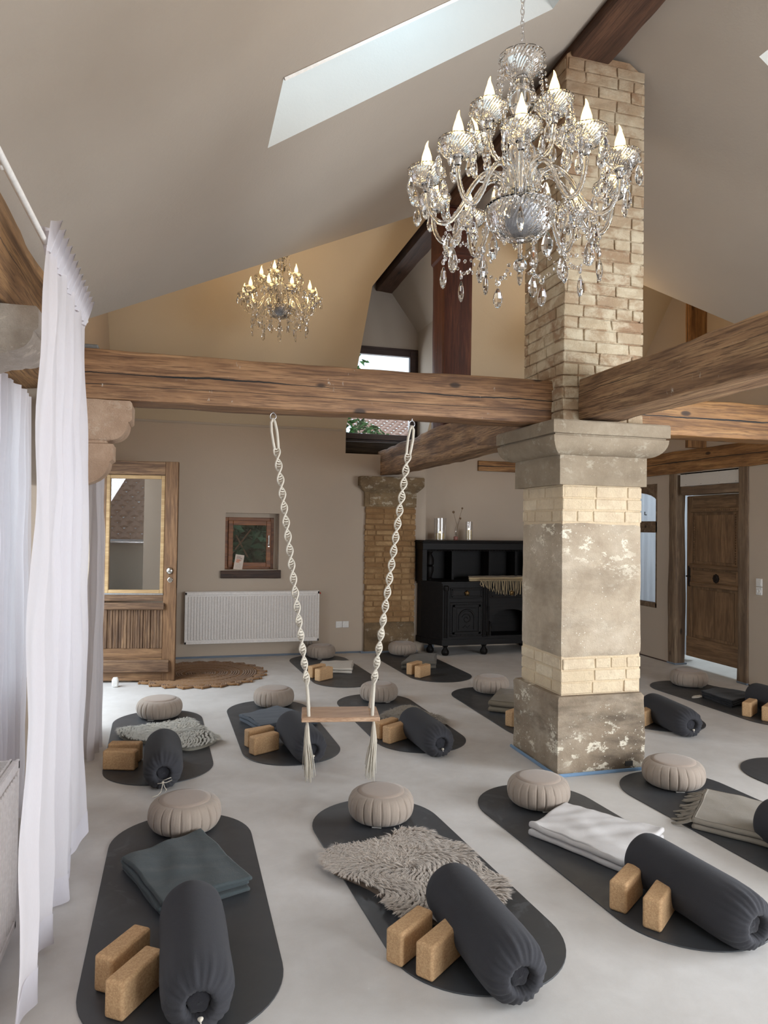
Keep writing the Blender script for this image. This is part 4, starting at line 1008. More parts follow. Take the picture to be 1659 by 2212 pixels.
# cork blocks
def block():
    b = MB(); b.box((-.010, 0, 0), (.198, .074, .122), bev=.008); o = b.build('yoga_block', M['cork'])
    bv = o.modifiers.new('round', 'BEVEL'); bv.width = .004; bv.segments = 2; bv.limit_method = 'ANGLE'
    return o
BL = [((-.142, 2.409), 55, 'front', 'cork yoga block nearest the lower edge, left of the near bolster'), ((-.188, 2.556), 55, 0, 'cork yoga block behind the nearest one on the lower left mat'),
      ((.862, 2.350), 38, 0, 'cork yoga block touching the bolster on the taupe sheepskin mat'), ((.785, 2.455), 38, 0, 'cork yoga block left of its twin, at the edge of the taupe sheepskin mat'),
      ((1.822, 2.417), 38, 0, 'cork yoga block nearer the bolster end on the white-blanket mat'), ((1.770, 2.567), 36, 0, 'cork yoga block nearer the white blanket, left of its twin'),
      ((-.444, 4.870), -19, 'L', 'front cork yoga block left of the bolster by the pale grey sheepskin'), ((-.426, 5.019), -14, 'L', 'rear cork yoga block close to the pale grey sheepskin'),
      ((.511, 4.934), 28, 0, 'front cork yoga block left of the swing tassel'), ((.488, 5.11), 22, 0, 'rear cork yoga block touching the blue-grey blanket'),
      ((1.470, 4.976), 31, 0, 'front cork yoga block right of the swing tassel'), ((1.435, 5.10), 31, 0, 'rear cork yoga block by the small sheepskin behind the swing'),
      ((2.406, 7.074), 38, 0, 'right cork yoga block in front of the grey-olive blanket'), ((2.370, 7.24), 38, 0, 'left cork yoga block in front of the grey-olive blanket'),
      ((1.367, 7.134), 37, 0, 'front cork yoga block before the cream blanket'), ((1.325, 7.30), 37, 0, 'rear cork yoga block touching the cream blanket'),
      ((2.534, 5.180), 32, 0, 'cork yoga block half hidden by the left side of the pillar'), ((3.580, 4.960), 32, 0, 'cork yoga block peeking out right of the pillar'),
      ((4.640, 5.010), 33, 0, 'left cork yoga block beside the far right bolster'), ((4.690, 4.850), 33, 0, 'right cork yoga block cut by the right edge of the photo')]
bp = block()
for i, ((x, y), a, kk, lab) in enumerate(BL):
    o = bp if i == 0 else copy_tree(bp)
    ar = math.radians(a)
    # (x, y) is the near bottom corner; thickness goes away to the left of the length
    o.location = (x, y, .0056); o.rotation_euler = (0, 0, ar)
    tag(o, lab, 'yoga block', 'cork yoga blocks')

# bolsters
def bolster(L=.60):
    b = MB(); n = 96; R0 = .112; prof = []
    # axis built along z, later turned along +y ; z=0 is the gathered end
    prof = [(.036, .030), (.040, .012), (.046, .000), (.056, -.002), (.070, .004), (.086, .016), (.098, .034), (.106, .06), (.111, .10), (.113, .16), (.113, .26), (.113, .36), (.113, .46), (.112, .54), (.109, .575), (.104, .590), (.101, .592)]
    def rf(t, j):
        g = max(0, 1 - abs(j - 4.0) / 4.2)
        amp = .085 * g if j > 0 else .04
        return 1 + amp * (.6 * math.sin(23 * t + 2 * nz(3 * math.cos(t), 3 * math.sin(t))) + .5 * math.sin(11 * t + 1.3)) + .02 * nz(2 * math.cos(t), 2 * math.sin(t), prof[j][1] * 6)
    b.lathe(prof, n, rf=rf)
    for i, v in enumerate(b.v):   # flatten on the floor, widen a little
        x, y, z = v
        if y < -.094: y = -.094 + (y + .094) * .25
        x *= 1.03; b.v[i] = (x, y, z)
    def turn(mb): mb.v = [(x, z, y + .098) for x, y, z in mb.v]
    turn(b); o = b.build('bolster', M['bolster'], smooth=True, angle=80)
    c = MB(); c.lathe([(.101, .592), (.095, .596), (.05, .600), (.001, .601)], 48); 
    c.v = [(x * 1.03, max(y, -.096), z) for x, y, z in c.v]; turn(c); c.build('end_cap', M['bolster'], o, smooth=True)
    d = MB(); d.lathe([(.038, .030), (.030, .022), (.018, .026), (.001, .02)], 30, rf=lambda t, j: 1 + .1 * math.sin(5 * t)); turn(d); d.build('gathered_end', M['bolster_dark'], o, smooth=True)
    return o
def cordknot(o, long=False):
    e = MB()
    if long:
        e.tube([(0, -.005, .062), (.02, -.025, .075), (.045, -.03, .085), (.05, -.032, .070), (.02, -.03, .058), (-.005, -.025, .055), (-.03, -.02, .052)], .0022, 6)
        e.tube([(0, -.012, .056), (-.005, -.035, .03), (-.012, -.05, .012), (-.03, -.075, .004), (-.06, -.095, .004)], .0022, 6)
        e.tube([(0, -.012, .056), (.010, -.035, .034), (.02, -.045, .02), (.012, -.05, .012)], .0022, 6)
        e.lathe([(0, -.005), (.006, -.004), (.008, .002), (.004, .005), (0, .005)], 8, (0, -.014, .056))
    else:
        e.lathe([(0, -.006), (.007, -.004), (.009, .001), (.005, .006), (0, .006)], 10, (.004, -.010, .066), rf=lambda t, j: 1 + .2 * math.sin(3 * t)); e.tube([(.004, -.010, .06), (.006, -.013, .05)], .002, 6)
    e.build('drawstring', M['cord'], o, smooth=True)
BO = [((.079, 2.284), (.064, 2.816), 0, 'charcoal bolster on the lower left mat, its gathered end towards the viewer'), ((1.092, 2.156), (1.066, 2.759), None, 'charcoal bolster lying across the big taupe sheepskin'),
      ((2.076, 2.218), (2.006, 2.76), None, 'charcoal bolster resting on the white blanket'), ((-.076, 4.397 + .03), (-.087, 4.896), 1, 'charcoal bolster with dangling white cord by the pale grey sheepskin'),
      ((.847, 4.665), (.799, 5.144), 0, 'charcoal bolster behind the left swing tassel'), ((1.72, 4.608), (1.699, 5.188), 0, 'charcoal bolster on the mat behind the right swing tassel'),
      ((3.732, 4.62), (3.80, 5.20), 0, 'charcoal bolster just right of the pillar'), ((2.93, 2.42), (2.880, 3.02), None, 'charcoal bolster cut by the right edge, on the fringed blanket'),
      ((4.96, 4.72), (4.93, 5.32), None, 'charcoal bolster cut by the right edge, on the mat by the antique door')]
bo = bolster()
for i, (p, q, ck, lab) in enumerate(BO):
    o = bo if i == 0 else copy_tree(bo)
    p, q = Vector(p), Vector(q); d = (q - p).normalized(); st = p - d * .012
    o.location = (st.x, st.y, .0055); o.rotation_euler = (math.radians(1.2) if i in (1, 2, 4, 7, 8) else 0, 0, math.atan2(d.y, d.x) - PI / 2)
    tag(o, lab, 'bolster', 'charcoal yoga bolsters')
BOO = [o for o in bpy.data.objects if o.get('category') == 'bolster']
for i, (p, q, ck, lab) in enumerate(BO):
    if ck is not None: cordknot([o for o in BOO if o['label'] == lab][0], long=bool(ck))

# folded blankets: corners A (far left), B (far right), C (near right), D (near left)
def blanket(name, m, A, B, C, D, h, label, layers=2, seed=0, z0=.0056, off=.012, wr=.006, puff=.0, sag=0, group='folded blankets'):
    mb = MB(); A, B, C, D = (Vector((*p, 0)) for p in (A, B, C, D)); cen = (A + B + C + D) / 4; th = h / layers
    for l in range(layers):
        zb = z0 + th * l; nu, nv, nw = 34, 26, 7
        ox = Vector((off * nz(seed + l * 3.1, 1), off * nz(seed, l * 2.7), 0)) * (1.6 if l < layers - 1 else 0)
        def P(u, v, w):
            # u,v in 0..1 on the slab, w in -1 (bottom) .. 1 (top): rounded edge profile
            e = th / 2 * (1 - math.sqrt(max(0, 1 - w * w)))
            p = A * (1 - u) * (1 - v) + B * u * (1 - v) + C * u * v + D * (1 - u) * v
            ed = min(u, 1 - u, v, 1 - v)
            d = (cen - p); dn = d.normalized() if d.length > 1e-5 else Vector((0, 0, 0))
            p = p + dn * e * (1 if ed < .02 else 0)
            wob = .012 * nz(p.x * 6 + seed, p.y * 6, l * .7); p = p + Vector((wob, wob * .7, 0)) + ox
            k = min(1, ed / .12)
            top = wr * (nz(p.x * 9 + seed, p.y * 5, 2) + .6 * nz(p.x * 4, p.y * 17 + seed, 5)) + puff * math.sin(PI * u) * math.sin(PI * v)
            zc = zb + th / 2 + (w * th / 2) * (.90 + .0 * k)
            if w > 0 or l: zc += top * (l + (1 if w > 0 else 0)) / layers
            zc = max(zc, z0)
            return (p.x, p.y, zc)
        # top, bottom as grids, rim as ring
        mb.grid(nu, nv, lambda i, j: P(i / (nu - 1), j / (nv - 1), 1)); mb.grid(nu, nv, lambda i, j: P(i / (nu - 1), j / (nv - 1), -1))
        per = [(i / (nu - 1), 0) for i in range(nu)] + [(1, j / (nv - 1)) for j in range(1, nv)] + [(1 - i / (nu - 1), 1) for i in range(1, nu)] + [(0, 1 - j / (nv - 1)) for j in range(1, nv - 1)]
        ws = [math.sin(-PI / 2 + PI * k / (nw - 1)) for k in range(nw)]
        mb.grid(len(per), nw, lambda i, j: P(per[i][0], per[i][1], ws[j]), closeu=True)
    o = mb.build(name, m, smooth=True)
    wd = o.modifiers.new('weld', 'WELD'); wd.merge_threshold = .0004
    return tag(o, label, 'blanket', group)
blanket('folded_blanket', M['w_teal'], (-.225, 3.47), (.12, 3.68), (.315, 3.13), (-.05, 2.985), .062, 'slate-green folded fleece blanket under the near left bolster', 3, 1, off=.05, wr=.010)
blanket('folded_blanket', M['w_white'], (1.730, 3.35), (2.06, 3.57), (2.37, 3.13), (1.96, 2.86), .062, 'off-white folded fleece blanket under the third bolster', 2, 2, wr=.016, puff=.006, off=.03)
tb = blanket('fringed_blanket', M['w_taupe'], (2.985, 3.57), (3.40, 2.98), (2.98, 2.66), (2.60, 3.215), .062, 'taupe wool blanket with long fringe, right of the pillar foot', 2, 3, off=.03, wr=.006)
def fringe(parent, m, P0, P1, d, n, L, z, seed=0, droop=True, r=.0042, zend=.008):
    mb = MB(); R_ = random.Random(seed); P0, P1, d = Vector((*P0, 0)), Vector((*P1, 0)), Vector((*d, 0)).normalized()
    for i in range(n):
        s = (i + R_.uniform(-.3, .3)) / (n - 1); q = P0.lerp(P1, min(1, max(0, s))); dd = (d + Vector((R_.uniform(-.3, .3), R_.uniform(-.3, .3), 0))).normalized(); ln = L * R_.uniform(.75, 1.1)
        pts = [(q.x + dd.x * ln * t + .006 * math.sin(7 * t + i), q.y + dd.y * ln * t, z * (1 - t) ** 1.6 + zend) for t in [k / 7 for k in range(8)]]
        mb.tube(pts, [r * 1.1, r, r * 1.15, r, r * 1.1, r, r * .9, r * .5], 6, rf=lambda th, l: 1 + .15 * math.cos(2 * th + l * 500))
    return mb.build('fringe', m, parent, smooth=True)
fringe(tb, M['w_taupe'], (2.975, 3.56), (2.60, 3.215), (-.55, .83), 26, .11, .045, 3, r=.007)
blanket('folded_blanket', M['w_blue'], (.47, 5.84), (.80, 6.06), (1.06, 5.60), (.60, 5.48), .058, 'blue-grey folded blanket under the bolster left of the swing seat', 2, 4, off=.06, wr=.006)
blanket('folded_blanket', M['w_olive'], (2.53, 5.66), (2.83, 6.08), (3.04, 5.92), (2.72, 5.50), .10, 'olive folded blanket at the left edge of the pillar', 2, 5, off=.03, puff=.03)
blanket('folded_blanket', M['w_cream'], (1.40, 7.60), (1.54, 7.93), (1.90, 7.92), (1.76, 7.43), .060, 'cream folded blanket on the mat by the back radiator', 2, 6, off=.03)
blanket('folded_blanket', M['w_greyol'], (2.34, 7.56), (2.60, 8.02), (2.93, 8.03), (2.73, 7.50), .085, 'grey-olive folded blanket behind the two blocks by the sideboard', 2, 7, off=.03, puff=.025)
kb = blanket('folded_blanket', M['w_black'], (4.735, 5.74), (5.0, 5.86), (5.18, 5.52), (4.72, 5.32), .062, 'charcoal folded blanket with white tassel by the antique door', 4, 8, off=.02)
fringe(kb, M['w_cream'], (4.735, 5.75), (4.72, 5.70), (-1, .2), 5, .09, .01, 9, r=.006)

# sheepskins
def inside(p, poly):
    c = False; x, y = p
    for i in range(len(poly)):
        x1, y1 = poly[i]; x2, y2 = poly[i - 1]
        if (y1 > y) != (y2 > y) and x < (x2 - x1) * (y - y1) / (y2 - y1) + x1: c = not c
    return c
def chaikin(p, n=2):
    for _ in range(n):
        q = []
        for i in range(len(p)):
            a, b2 = p[i], p[(i + 1) % len(p)]; q += [(a[0] * .75 + b2[0] * .25, a[1] * .75 + b2[1] * .25), (a[0] * .25 + b2[0] * .75, a[1] * .25 + b2[1] * .75)]
        p = q
    return p
def fur_mat(name, c_root, c_mid, c_tip):
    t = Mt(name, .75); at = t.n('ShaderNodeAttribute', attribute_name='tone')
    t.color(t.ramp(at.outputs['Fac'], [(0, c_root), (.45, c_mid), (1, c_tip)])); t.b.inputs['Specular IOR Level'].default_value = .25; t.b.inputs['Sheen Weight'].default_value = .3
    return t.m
def sheepskin(poly, count, ln, m, m_hide, label, seed, shrink=.97, z0=.006):
    R_ = random.Random(seed); P_ = chaikin(poly, 2); cx = sum(p[0] for p in P_) / len(P_); cy = sum(p[1] for p in P_) / len(P_)
    Q = [(cx + (x - cx) * shrink * .96, cy + (y - cy) * shrink * .96) for x, y in P_]
    hb = MB(); n = len(Q)
    rings = [(1.0, 0), (.99, .012), (.93, .022), (.6, .026), (.0, .028)]
    hb.grid(n, len(rings), lambda i, j: (cx + (Q[i][0] - cx) * rings[j][0], cy + (Q[i][1] - cy) * rings[j][0], z0 + rings[j][1]), closeu=True)
    xs = [p[0] for p in Q]; ys = [p[1] for p in Q]; mb = MB(); mb.col = []; k = 0
    while k < count:
        x, y = R_.uniform(min(xs), max(xs)), R_.uniform(min(ys), max(ys))
        if not inside((x, y), Q): continue
        k += 1
        # locks: neighbouring hairs lean to one clump tip, the whole pelt flows outwards
        cs = .021; gx, gy = math.floor(x / cs), math.floor(y / cs)
        ccx, ccy = (gx + .5 + .45 * nz(gx * 1.7, gy * 2.3, 1)) * cs, (gy + .5 + .45 * nz(gx * 2.1, gy * 1.3, 7)) * cs
        ga = 2.6 * nz(x * 4 + seed, y * 4, 8); dx, dy = x - cx, y - cy; r_ = math.hypot(dx, dy) + 1e-5
        bx_, by_ = dx / r_ * .8 + .25, dy / r_ * .8 - .45
        fx, fy = bx_ * math.cos(ga) - by_ * math.sin(ga), bx_ * math.sin(ga) + by_ * math.cos(ga)
        fx += (ccx - x) / cs * .8 + R_.uniform(-.12, .12); fy += (ccy - y) / cs * .8 + R_.uniform(-.12, .12)
        fl = math.hypot(fx, fy) + 1e-5; fx /= fl; fy /= fl
        l = ln * R_.uniform(.75, 1.1) * (.9 + .25 * nz(gx * .9, gy * .9, 2)); wdt = R_.uniform(.0009, .0017)
        px, py = -fy * wdt, fx * wdt; b0 = len(mb.v); lift = R_.uniform(.55, 1.0); zb = z0 + .016
        tn = .55 * R_.random() + .35 * (nz(gx * 1.3, gy * 1.7, 5) + .5)
        for s, wk in ((0, 1), (.35, 1.0), (.7, .8), (1.0, .15)):
            q = l * (s ** 1.15) * .85; z = zb + l * lift * (.85 * s - .62 * s * s) + .004
            wv = .004 * math.sin(6 * s + ga * 3)
            mb.v.append((x + fx * q + px * wk + wv, y + fy * q + py * wk, max(z, z0))); mb.v.append((x + fx * q - px * wk + wv, y + fy * q - py * wk, max(z, z0)))
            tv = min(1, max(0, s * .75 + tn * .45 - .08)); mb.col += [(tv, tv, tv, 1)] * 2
        for s in range(3): mb.f.append((b0 + 2 * s, b0 + 2 * s + 1, b0 + 2 * s + 3, b0 + 2 * s + 2))
    o = mb.build('sheepskin', m, fixn=False, smooth=True); tag(o, label, 'sheepskin', 'sheepskins on the mats')
    hb.build('hide', m_hide, o, smooth=True)
    return o
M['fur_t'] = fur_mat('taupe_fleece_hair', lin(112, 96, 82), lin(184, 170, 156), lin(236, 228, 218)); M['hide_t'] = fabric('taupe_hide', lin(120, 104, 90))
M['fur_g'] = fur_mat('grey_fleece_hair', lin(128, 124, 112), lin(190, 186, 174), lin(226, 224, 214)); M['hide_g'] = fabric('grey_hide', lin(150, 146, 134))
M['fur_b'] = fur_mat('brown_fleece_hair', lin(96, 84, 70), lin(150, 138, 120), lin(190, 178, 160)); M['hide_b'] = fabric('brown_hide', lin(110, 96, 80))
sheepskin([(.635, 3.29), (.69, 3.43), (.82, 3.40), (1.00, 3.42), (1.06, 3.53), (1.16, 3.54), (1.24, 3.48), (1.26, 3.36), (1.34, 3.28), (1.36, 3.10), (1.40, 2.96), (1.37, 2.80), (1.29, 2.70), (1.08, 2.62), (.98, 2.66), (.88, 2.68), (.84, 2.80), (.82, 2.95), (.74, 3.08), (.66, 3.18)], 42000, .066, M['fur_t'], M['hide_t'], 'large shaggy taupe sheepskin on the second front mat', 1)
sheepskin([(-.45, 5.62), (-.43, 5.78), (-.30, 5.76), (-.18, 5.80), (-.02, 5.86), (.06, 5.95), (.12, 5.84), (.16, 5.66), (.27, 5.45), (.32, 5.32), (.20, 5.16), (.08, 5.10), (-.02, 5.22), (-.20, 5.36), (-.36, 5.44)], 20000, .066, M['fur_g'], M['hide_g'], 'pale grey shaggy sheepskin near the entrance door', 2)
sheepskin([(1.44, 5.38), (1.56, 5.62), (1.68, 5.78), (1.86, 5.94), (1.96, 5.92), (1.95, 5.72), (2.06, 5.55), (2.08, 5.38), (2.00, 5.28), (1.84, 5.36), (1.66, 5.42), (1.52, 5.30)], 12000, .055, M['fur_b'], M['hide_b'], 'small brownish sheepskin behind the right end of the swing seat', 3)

# ------------------------------------------------------------------ jute rug
rg = MB()
for k in range(23):
    r = .025 + k * .0245
    if k in (6, 11, 16): continue
    n = max(24, int(150 * r / .6) * 2)
    rg.tube([((r + .003 * math.sin(9 * t)) * math.cos(t), (r + .003 * math.sin(9 * t)) * math.sin(t), .011) for t in [2 * PI * i / n for i in range(n)]], .0115, 6, closed=True, rf=lambda th, l: 1 + .14 * math.sin(l * 160 + th))
for k in (6, 11, 16):
    r = .025 + k * .0245; n = int(r * 2 * PI / .05)
    for i in range(n):
        a = 2 * PI * i / n; cx, cy = r * math.cos(a), r * math.sin(a)
        rg.tube([(cx + .018 * math.cos(t), cy + .011 * math.sin(t), .010) for t in [2 * PI * q / 10 for q in range(10)]], .006, 5, closed=True)
NS = 24
for i in range(NS):
    a = 2 * PI * i / NS; r = .59
    for q, rad in enumerate((.072, .052, .034)):
        pts = []
        for t in range(13):
            th = -PI / 2 * 1.15 + PI * 1.15 * t / 12; lx, ly = rad * math.cos(th), rad * math.sin(th) * 1.05
            pts.append(((r + lx) * math.cos(a) - ly * math.sin(a), (r + lx) * math.sin(a) + ly * math.cos(a), .011))
        rg.tube(pts, .011, 6, rf=lambda th, l: 1 + .14 * math.sin(l * 160 + th))
    rg.lathe([(0, 0), (.012, .002), (.014, .011), (.010, .02), (0, .022)], 7, ((r + .088) * math.cos(a), (r + .088) * math.sin(a), 0))
rg.lathe([(0, .012), (.05, .012), (.05, .004), (.57, .004), (.57, .0)], 60)
tag(rg.build('jute_rug', M['jute'], None, (.22, 7.74, .0005), smooth=True), 'round braided jute rug with scalloped edge by the entrance door', 'rug')

# ------------------------------------------------------------------ swing
S = empty('swing', (.962, 4.36, 2.27)); tag(S, 'macrame rope swing with a wooden plank seat hanging from the long beam', 'swing')
sx, sy, sz = S.location
ang = math.radians(-10); ca, sa = math.cos(ang), math.sin(ang)
SEATC = Vector((0, 0, .420 - sz)); HW, HD = .235, .135
def st(u, v, w=0): return (u * ca - v * sa, u * sa + v * ca, SEATC.z + w)
b = MB(); b.box((-HW, -HD, -.026), (HW, HD, 0), Matrix.Translation(SEATC) @ Matrix.Rotation(ang, 4, 'Z'), bev=.004); b.build('seat', M['seat'], S)
for side, hook in ((-1, Vector((.528 - sx, 4.42 - sy, 0))), (1, Vector((1.422 - sx, 4.42 - sy, 0)))):
    end = Vector(st(side * (HW - .03), 0, .17)); top = hook + Vector((0, 0, -.075))
    rp = MB(); L = (end - top).length; ax = (end - top).normalized(); e1 = ax.cross(Vector((0, 1, 0))).normalized(); e2 = ax.cross(e1)
    tw0 = .16   # plain loop first
    def pt(s, ph, r): 
        th = 2 * PI * s / .175 + ph; return top + ax * s + e1 * (r * math.cos(th)) + e2 * (r * math.sin(th))
    n = int((L - tw0) / .007)
    Rr = lambda s: .0185 if s < L - .42 else .0175
    for ph in (0, PI):
        pts = [tuple(pt(tw0 + (L - tw0) * i / n, ph, Rr(tw0 + (L - tw0) * i / n))) for i in range(n + 1)]
        rp.tube(pts, .0058, 7)
    s = tw0
    while s < L:   # knots between the two outer cords
        lowp = s > L - .42; r = Rr(s)
        a_, c_ = pt(s, 0, r * .9), pt(s + .006, PI, r * .9); mid = (a_ + c_) / 2
        rp.tube([tuple(a_), tuple(mid + ax * .003), tuple(c_)], .0044 if not lowp else .0085, 6); s += .0155 if not lowp else .019
    # loop at the top round the hook ring
    for sg in (-1, 1):
        rp.tube([tuple(top + Vector((0, 0, .025))), tuple(top + e1 * .012 * sg + Vector((0, 0, .0))), tuple(top + ax * .06 + e1 * .017 * sg), tuple(top + ax * .12 + e1 * .015 * sg), tuple(top + ax * .165 + e1 * .012 * sg)], .0085, 8)
    # legs down to the seat holes
    for v in (-1, 1):
        hole = Vector(st(side * (HW - .045), v * (HD - .035), .0)); rp.tube([tuple(end - ax * .03), tuple(end.lerp(hole, .4) + Vector((0, v * .004, 0))), tuple(hole - Vector((0, 0, .02)))], .0105, 8)
    rp.build('rope', M['cord'], S, smooth=True)
    tl = MB(); R_ = random.Random(side + 7); base = Vector(st(side * (HW - .035), -(HD - .04), -.03))
    for i in range(46):
        a = R_.uniform(0, 2 * PI); rr = .020 * math.sqrt(R_.random()); ln = R_.uniform(.27, .355)
        if i % 9 == 0: ln = .36
        dx, dy = rr * math.cos(a), rr * math.sin(a); k = R_.uniform(.9, 1.9)
        tl.tube([tuple(base + Vector((dx * .25, dy * .25, 0))), tuple(base + Vector((dx * .6, dy * .6, -.04))), tuple(base + Vector((dx + .003 * R_.uniform(-1, 1), dy, -.12))), tuple(base + Vector((dx * k - .012 * side, dy * k, -ln * .75))), tuple(base + Vector((dx * k * 1.2 - .016 * side, dy * k * 1.2, -ln)))], .0020, 5)
    tl.build('tassel', M['cord'], S, smooth=True)
    hk = MB(); c0 = hook
    hk.tube([tuple(c0 + Vector((0, 0, .004))), tuple(c0 + Vector((0, 0, -.018)))], .004, 8)
    hk.tube([tuple(c0 + Vector((.018 * math.cos(t), 0, -.038 + .020 * math.sin(t)))) for t in [2 * PI * i / 24 for i in range(24)]], .0032, 8, closed=True)
    hk.build('hook', M['steel'], S, smooth=True)

# ------------------------------------------------------------------ sideboard
X0 = 2.90; SB = empty('sideboard', (X0, 8.89, 0)); tag(SB, 'black carved antique sideboard with hutch against the back wall', 'sideboard')
def sb(name, mb, m='black_oak', parent=None, smooth=False): 
    o = mb.build(name, M[m], parent or SB, smooth=smooth, angle=35 if smooth else None); return o
# local: x right, y negative towards the room
W_ = 1.62; D_ = .64; CX = .18
b = MB()
outl = [(0, 0), (0, -.34), (CX, -D_), (W_ - CX, -D_), (W_, -.34), (W_, 0)]
def ext(o_, z0, z1, grow=0):
    cxm = W_ / 2; pts = [(x + (grow if x > cxm else -grow), y - (grow if y < 0 else 0)) for x, y in o_]; b.prism(pts, 'z', z0, z1)
ext(outl, .13, .20, .012); ext(outl, .86, .885, .012); ext(outl, .885, .905, .028); 
b.prism([(0, 0), (0, -.34), (CX, -D_), (.74, -D_), (.74, 0)], 'z', .20, .86)
b.box((.74, -.30, .20), (W_, 0, .86)); b.box((.74, -D_, .60), (W_ - CX, 0, .86)); b.box((W_ - CX - .07, -D_, .2), (W_ - .12, 0, .86))
b.box((.74, -D_, .20), (W_ - CX, 0, .235))
sb('body', b)
b = MB(); b.box((.215, -D_ - .018, .655), (.235, -D_, .83), bev=.004)
fr = MB()
def prect(mb, x0, x1, z0, z1, y, t, d): 
    mb.box((x0, y - d, z0), (x0 + t, y, z1), bev=.003); mb.box((x1 - t, y - d, z0), (x1, y, z1), bev=.003); mb.box((x0, y - d, z0), (x1, y, z0 + t), bev=.003); mb.box((x0, y - d, z1 - t), (x1, y, z1), bev=.003)
dr = MB(); dr.box((.27, -D_ - .012, .70), (.70, -D_, .83), bev=.004); prect(dr, .285, .685, .715, .815, -D_ - .012, .018, .010)
do = sb('drawer', dr); k = MB(); k.lathe([(0, 0), (.03, .0), (.022, .008), (.03, .014), (.01, .02), (0, .022)], 16, rf=lambda t, j: 1 + .25 * math.sin(5 * t)); kk = k.build('pull', M['pewter'], do, (.485, -D_ - .022, .765), smooth=True); kk.rotation_euler = (PI / 2, 0, 0)
dr = MB(); dr.box((.80, -D_ - .012, .70), (1.36, -D_, .83), bev=.004); prect(dr, .815, 1.345, .715, .815, -D_ - .012, .018, .010); do = sb('drawer', dr)
kk = k.build('pull', M['pewter'], do, (1.08, -D_ - .022, .765), smooth=True); kk.rotation_euler = (PI / 2, 0, 0)
dd = MB(); dd.box((.27, -D_ - .010, .235), (.70, -D_, .655), bev=.004); prect(dd, .30, .67, .265, .625, -D_ - .010, .03, .014); dd.box((.355, -D_ - .016, .30), (.615, -D_ - .010, .585), bev=.004)
for i in range(17):   # bead border
    t = i / 16
    for (xx, zz) in ((.285 + .40 * t, .64), (.285 + .40 * t, .25), (.285, .25 + .39 * t), (.685, .25 + .39 * t)): dd.box((xx - .005, -D_ - .016, zz - .005), (xx + .005, -D_ - .010, zz + .005), bev=.002)
dd.tube([(.485 + .10 * math.cos(a), -D_ - .018, .46 + .10 * math.sin(a)) for a in [PI * i / 16 for i in range(17)]], .012, 6)
dd.tube([(.385, -D_ - .018, .46), (.385, -D_ - .018, .32)], .010, 6); dd.tube([(.585, -D_ - .018, .46), (.585, -D_ - .018, .32)], .010, 6)
dd.tube([(.485 + (.012 + .006 * a) * math.cos(a), -D_ - .02, .45 + (.012 + .006 * a) * math.sin(a)) for a in [i * .5 for i in range(19)]], .006, 6)
dd.tube([(.44, -D_ - .018, .34), (.47, -D_ - .02, .37), (.50, -D_ - .018, .34), (.53, -D_ - .02, .37)], .007, 6)
sb('door', dd, smooth=True)
b = MB()
for x in (.715, .745, .775): b.tube([(x, -D_ - .004, .22), (x, -D_ - .004, .85)], .010, 8)
sb('pilaster', b, smooth=True); b = MB()
for x in (.205, .235): b.tube([(x, -D_ - .004, .22), (x, -D_ - .004, .85)], .010, 8)
b.lathe([(0, 0), (.03, 0), (.034, .02), (.03, .05), (.02, .06), (0, .06)], 12, (.22, -D_ - .006, .80)); sb('pilaster', b, smooth=True)
# arch over the open compartment
b = MB(); ap = [(.79, .60), (.79, .42), (.83, .40), (.84, .44)] + [(1.08 - .22 * math.cos(a), .46 + .10 * math.sin(a)) for a in [PI * i / 12 for i in range(13)]] + [(1.32, .44), (1.33, .40), (1.37, .42), (1.37, .60)]
b.prism(ap, 'y', -D_, -D_ + .03); sb('arched_apron', b)
b = MB(); b.lathe([(0, 0), (.018, 0), (.02, .03), (.012, .05), (.022, .10), (.012, .15), (.02, .17), (.02, .19), (0, .19)], 12, (.81, -D_ + .02, .235)); b.lathe([(0, 0), (.018, 0), (.02, .03), (.012, .05), (.022, .10), (.012, .15), (.02, .17), (.02, .19), (0, .19)], 12, (1.35, -D_ + .02, .235)); sb('baluster', b, smooth=True)
for (fx, fy) in ((.12, -.36), (.235, -D_ + .05), (.745, -D_ + .05), (W_ - .2, -D_ + .06), (.08, -.08), (W_ - .1, -.08)):
    b = MB(); b.lathe([(0, 0), (.034, .004), (.048, .03), (.046, .055), (.026, .085), (.022, .10), (.034, .112), (.04, .135), (0, .135)], 18, (fx, fy, 0)); sb('bun_foot', b, smooth=True)
# hutch
b = MB(); b.box((-.03, -.47, .905), (.03, 0, 1.33), bev=.004); b.box((W_ - .03, -.47, .905), (W_ + .03, 0, 1.33), bev=.004); b.box((.03, -.04, .905), (W_ - .03, 0, 1.33))
for i in range(14): b.box((-.034, -.474, .93 + i * .028), (-.020, -.468, .94 + i * .028))
sb('hutch_frame', b)
b = MB(); b.box((-.035, -.49, 1.29), (W_ + .035, 0, 1.375), bev=.004); b.box((-.05, -.505, 1.375), (W_ + .05, 0, 1.392), bev=.005); b.box((-.035, -.50, 1.392), (W_ + .035, 0, 1.405), bev=.004)
for i in range(40): b.tube([(.02 + i * .04, -.46, 1.285), (.04 + i * .04, -.46, 1.275), (.06 + i * .04, -.46, 1.285)], .006, 5)
sb('cornice', b)
for xx in (.42, .93, 1.30):
    b = MB(); b.box((xx, -.30, .905), (xx + .03, -.02, 1.30))
    for i in range(13): b.box((xx + .01, -.306, .95 + i * .026), (xx + .02, -.30, .96 + i * .026))
    sb('divider', b)
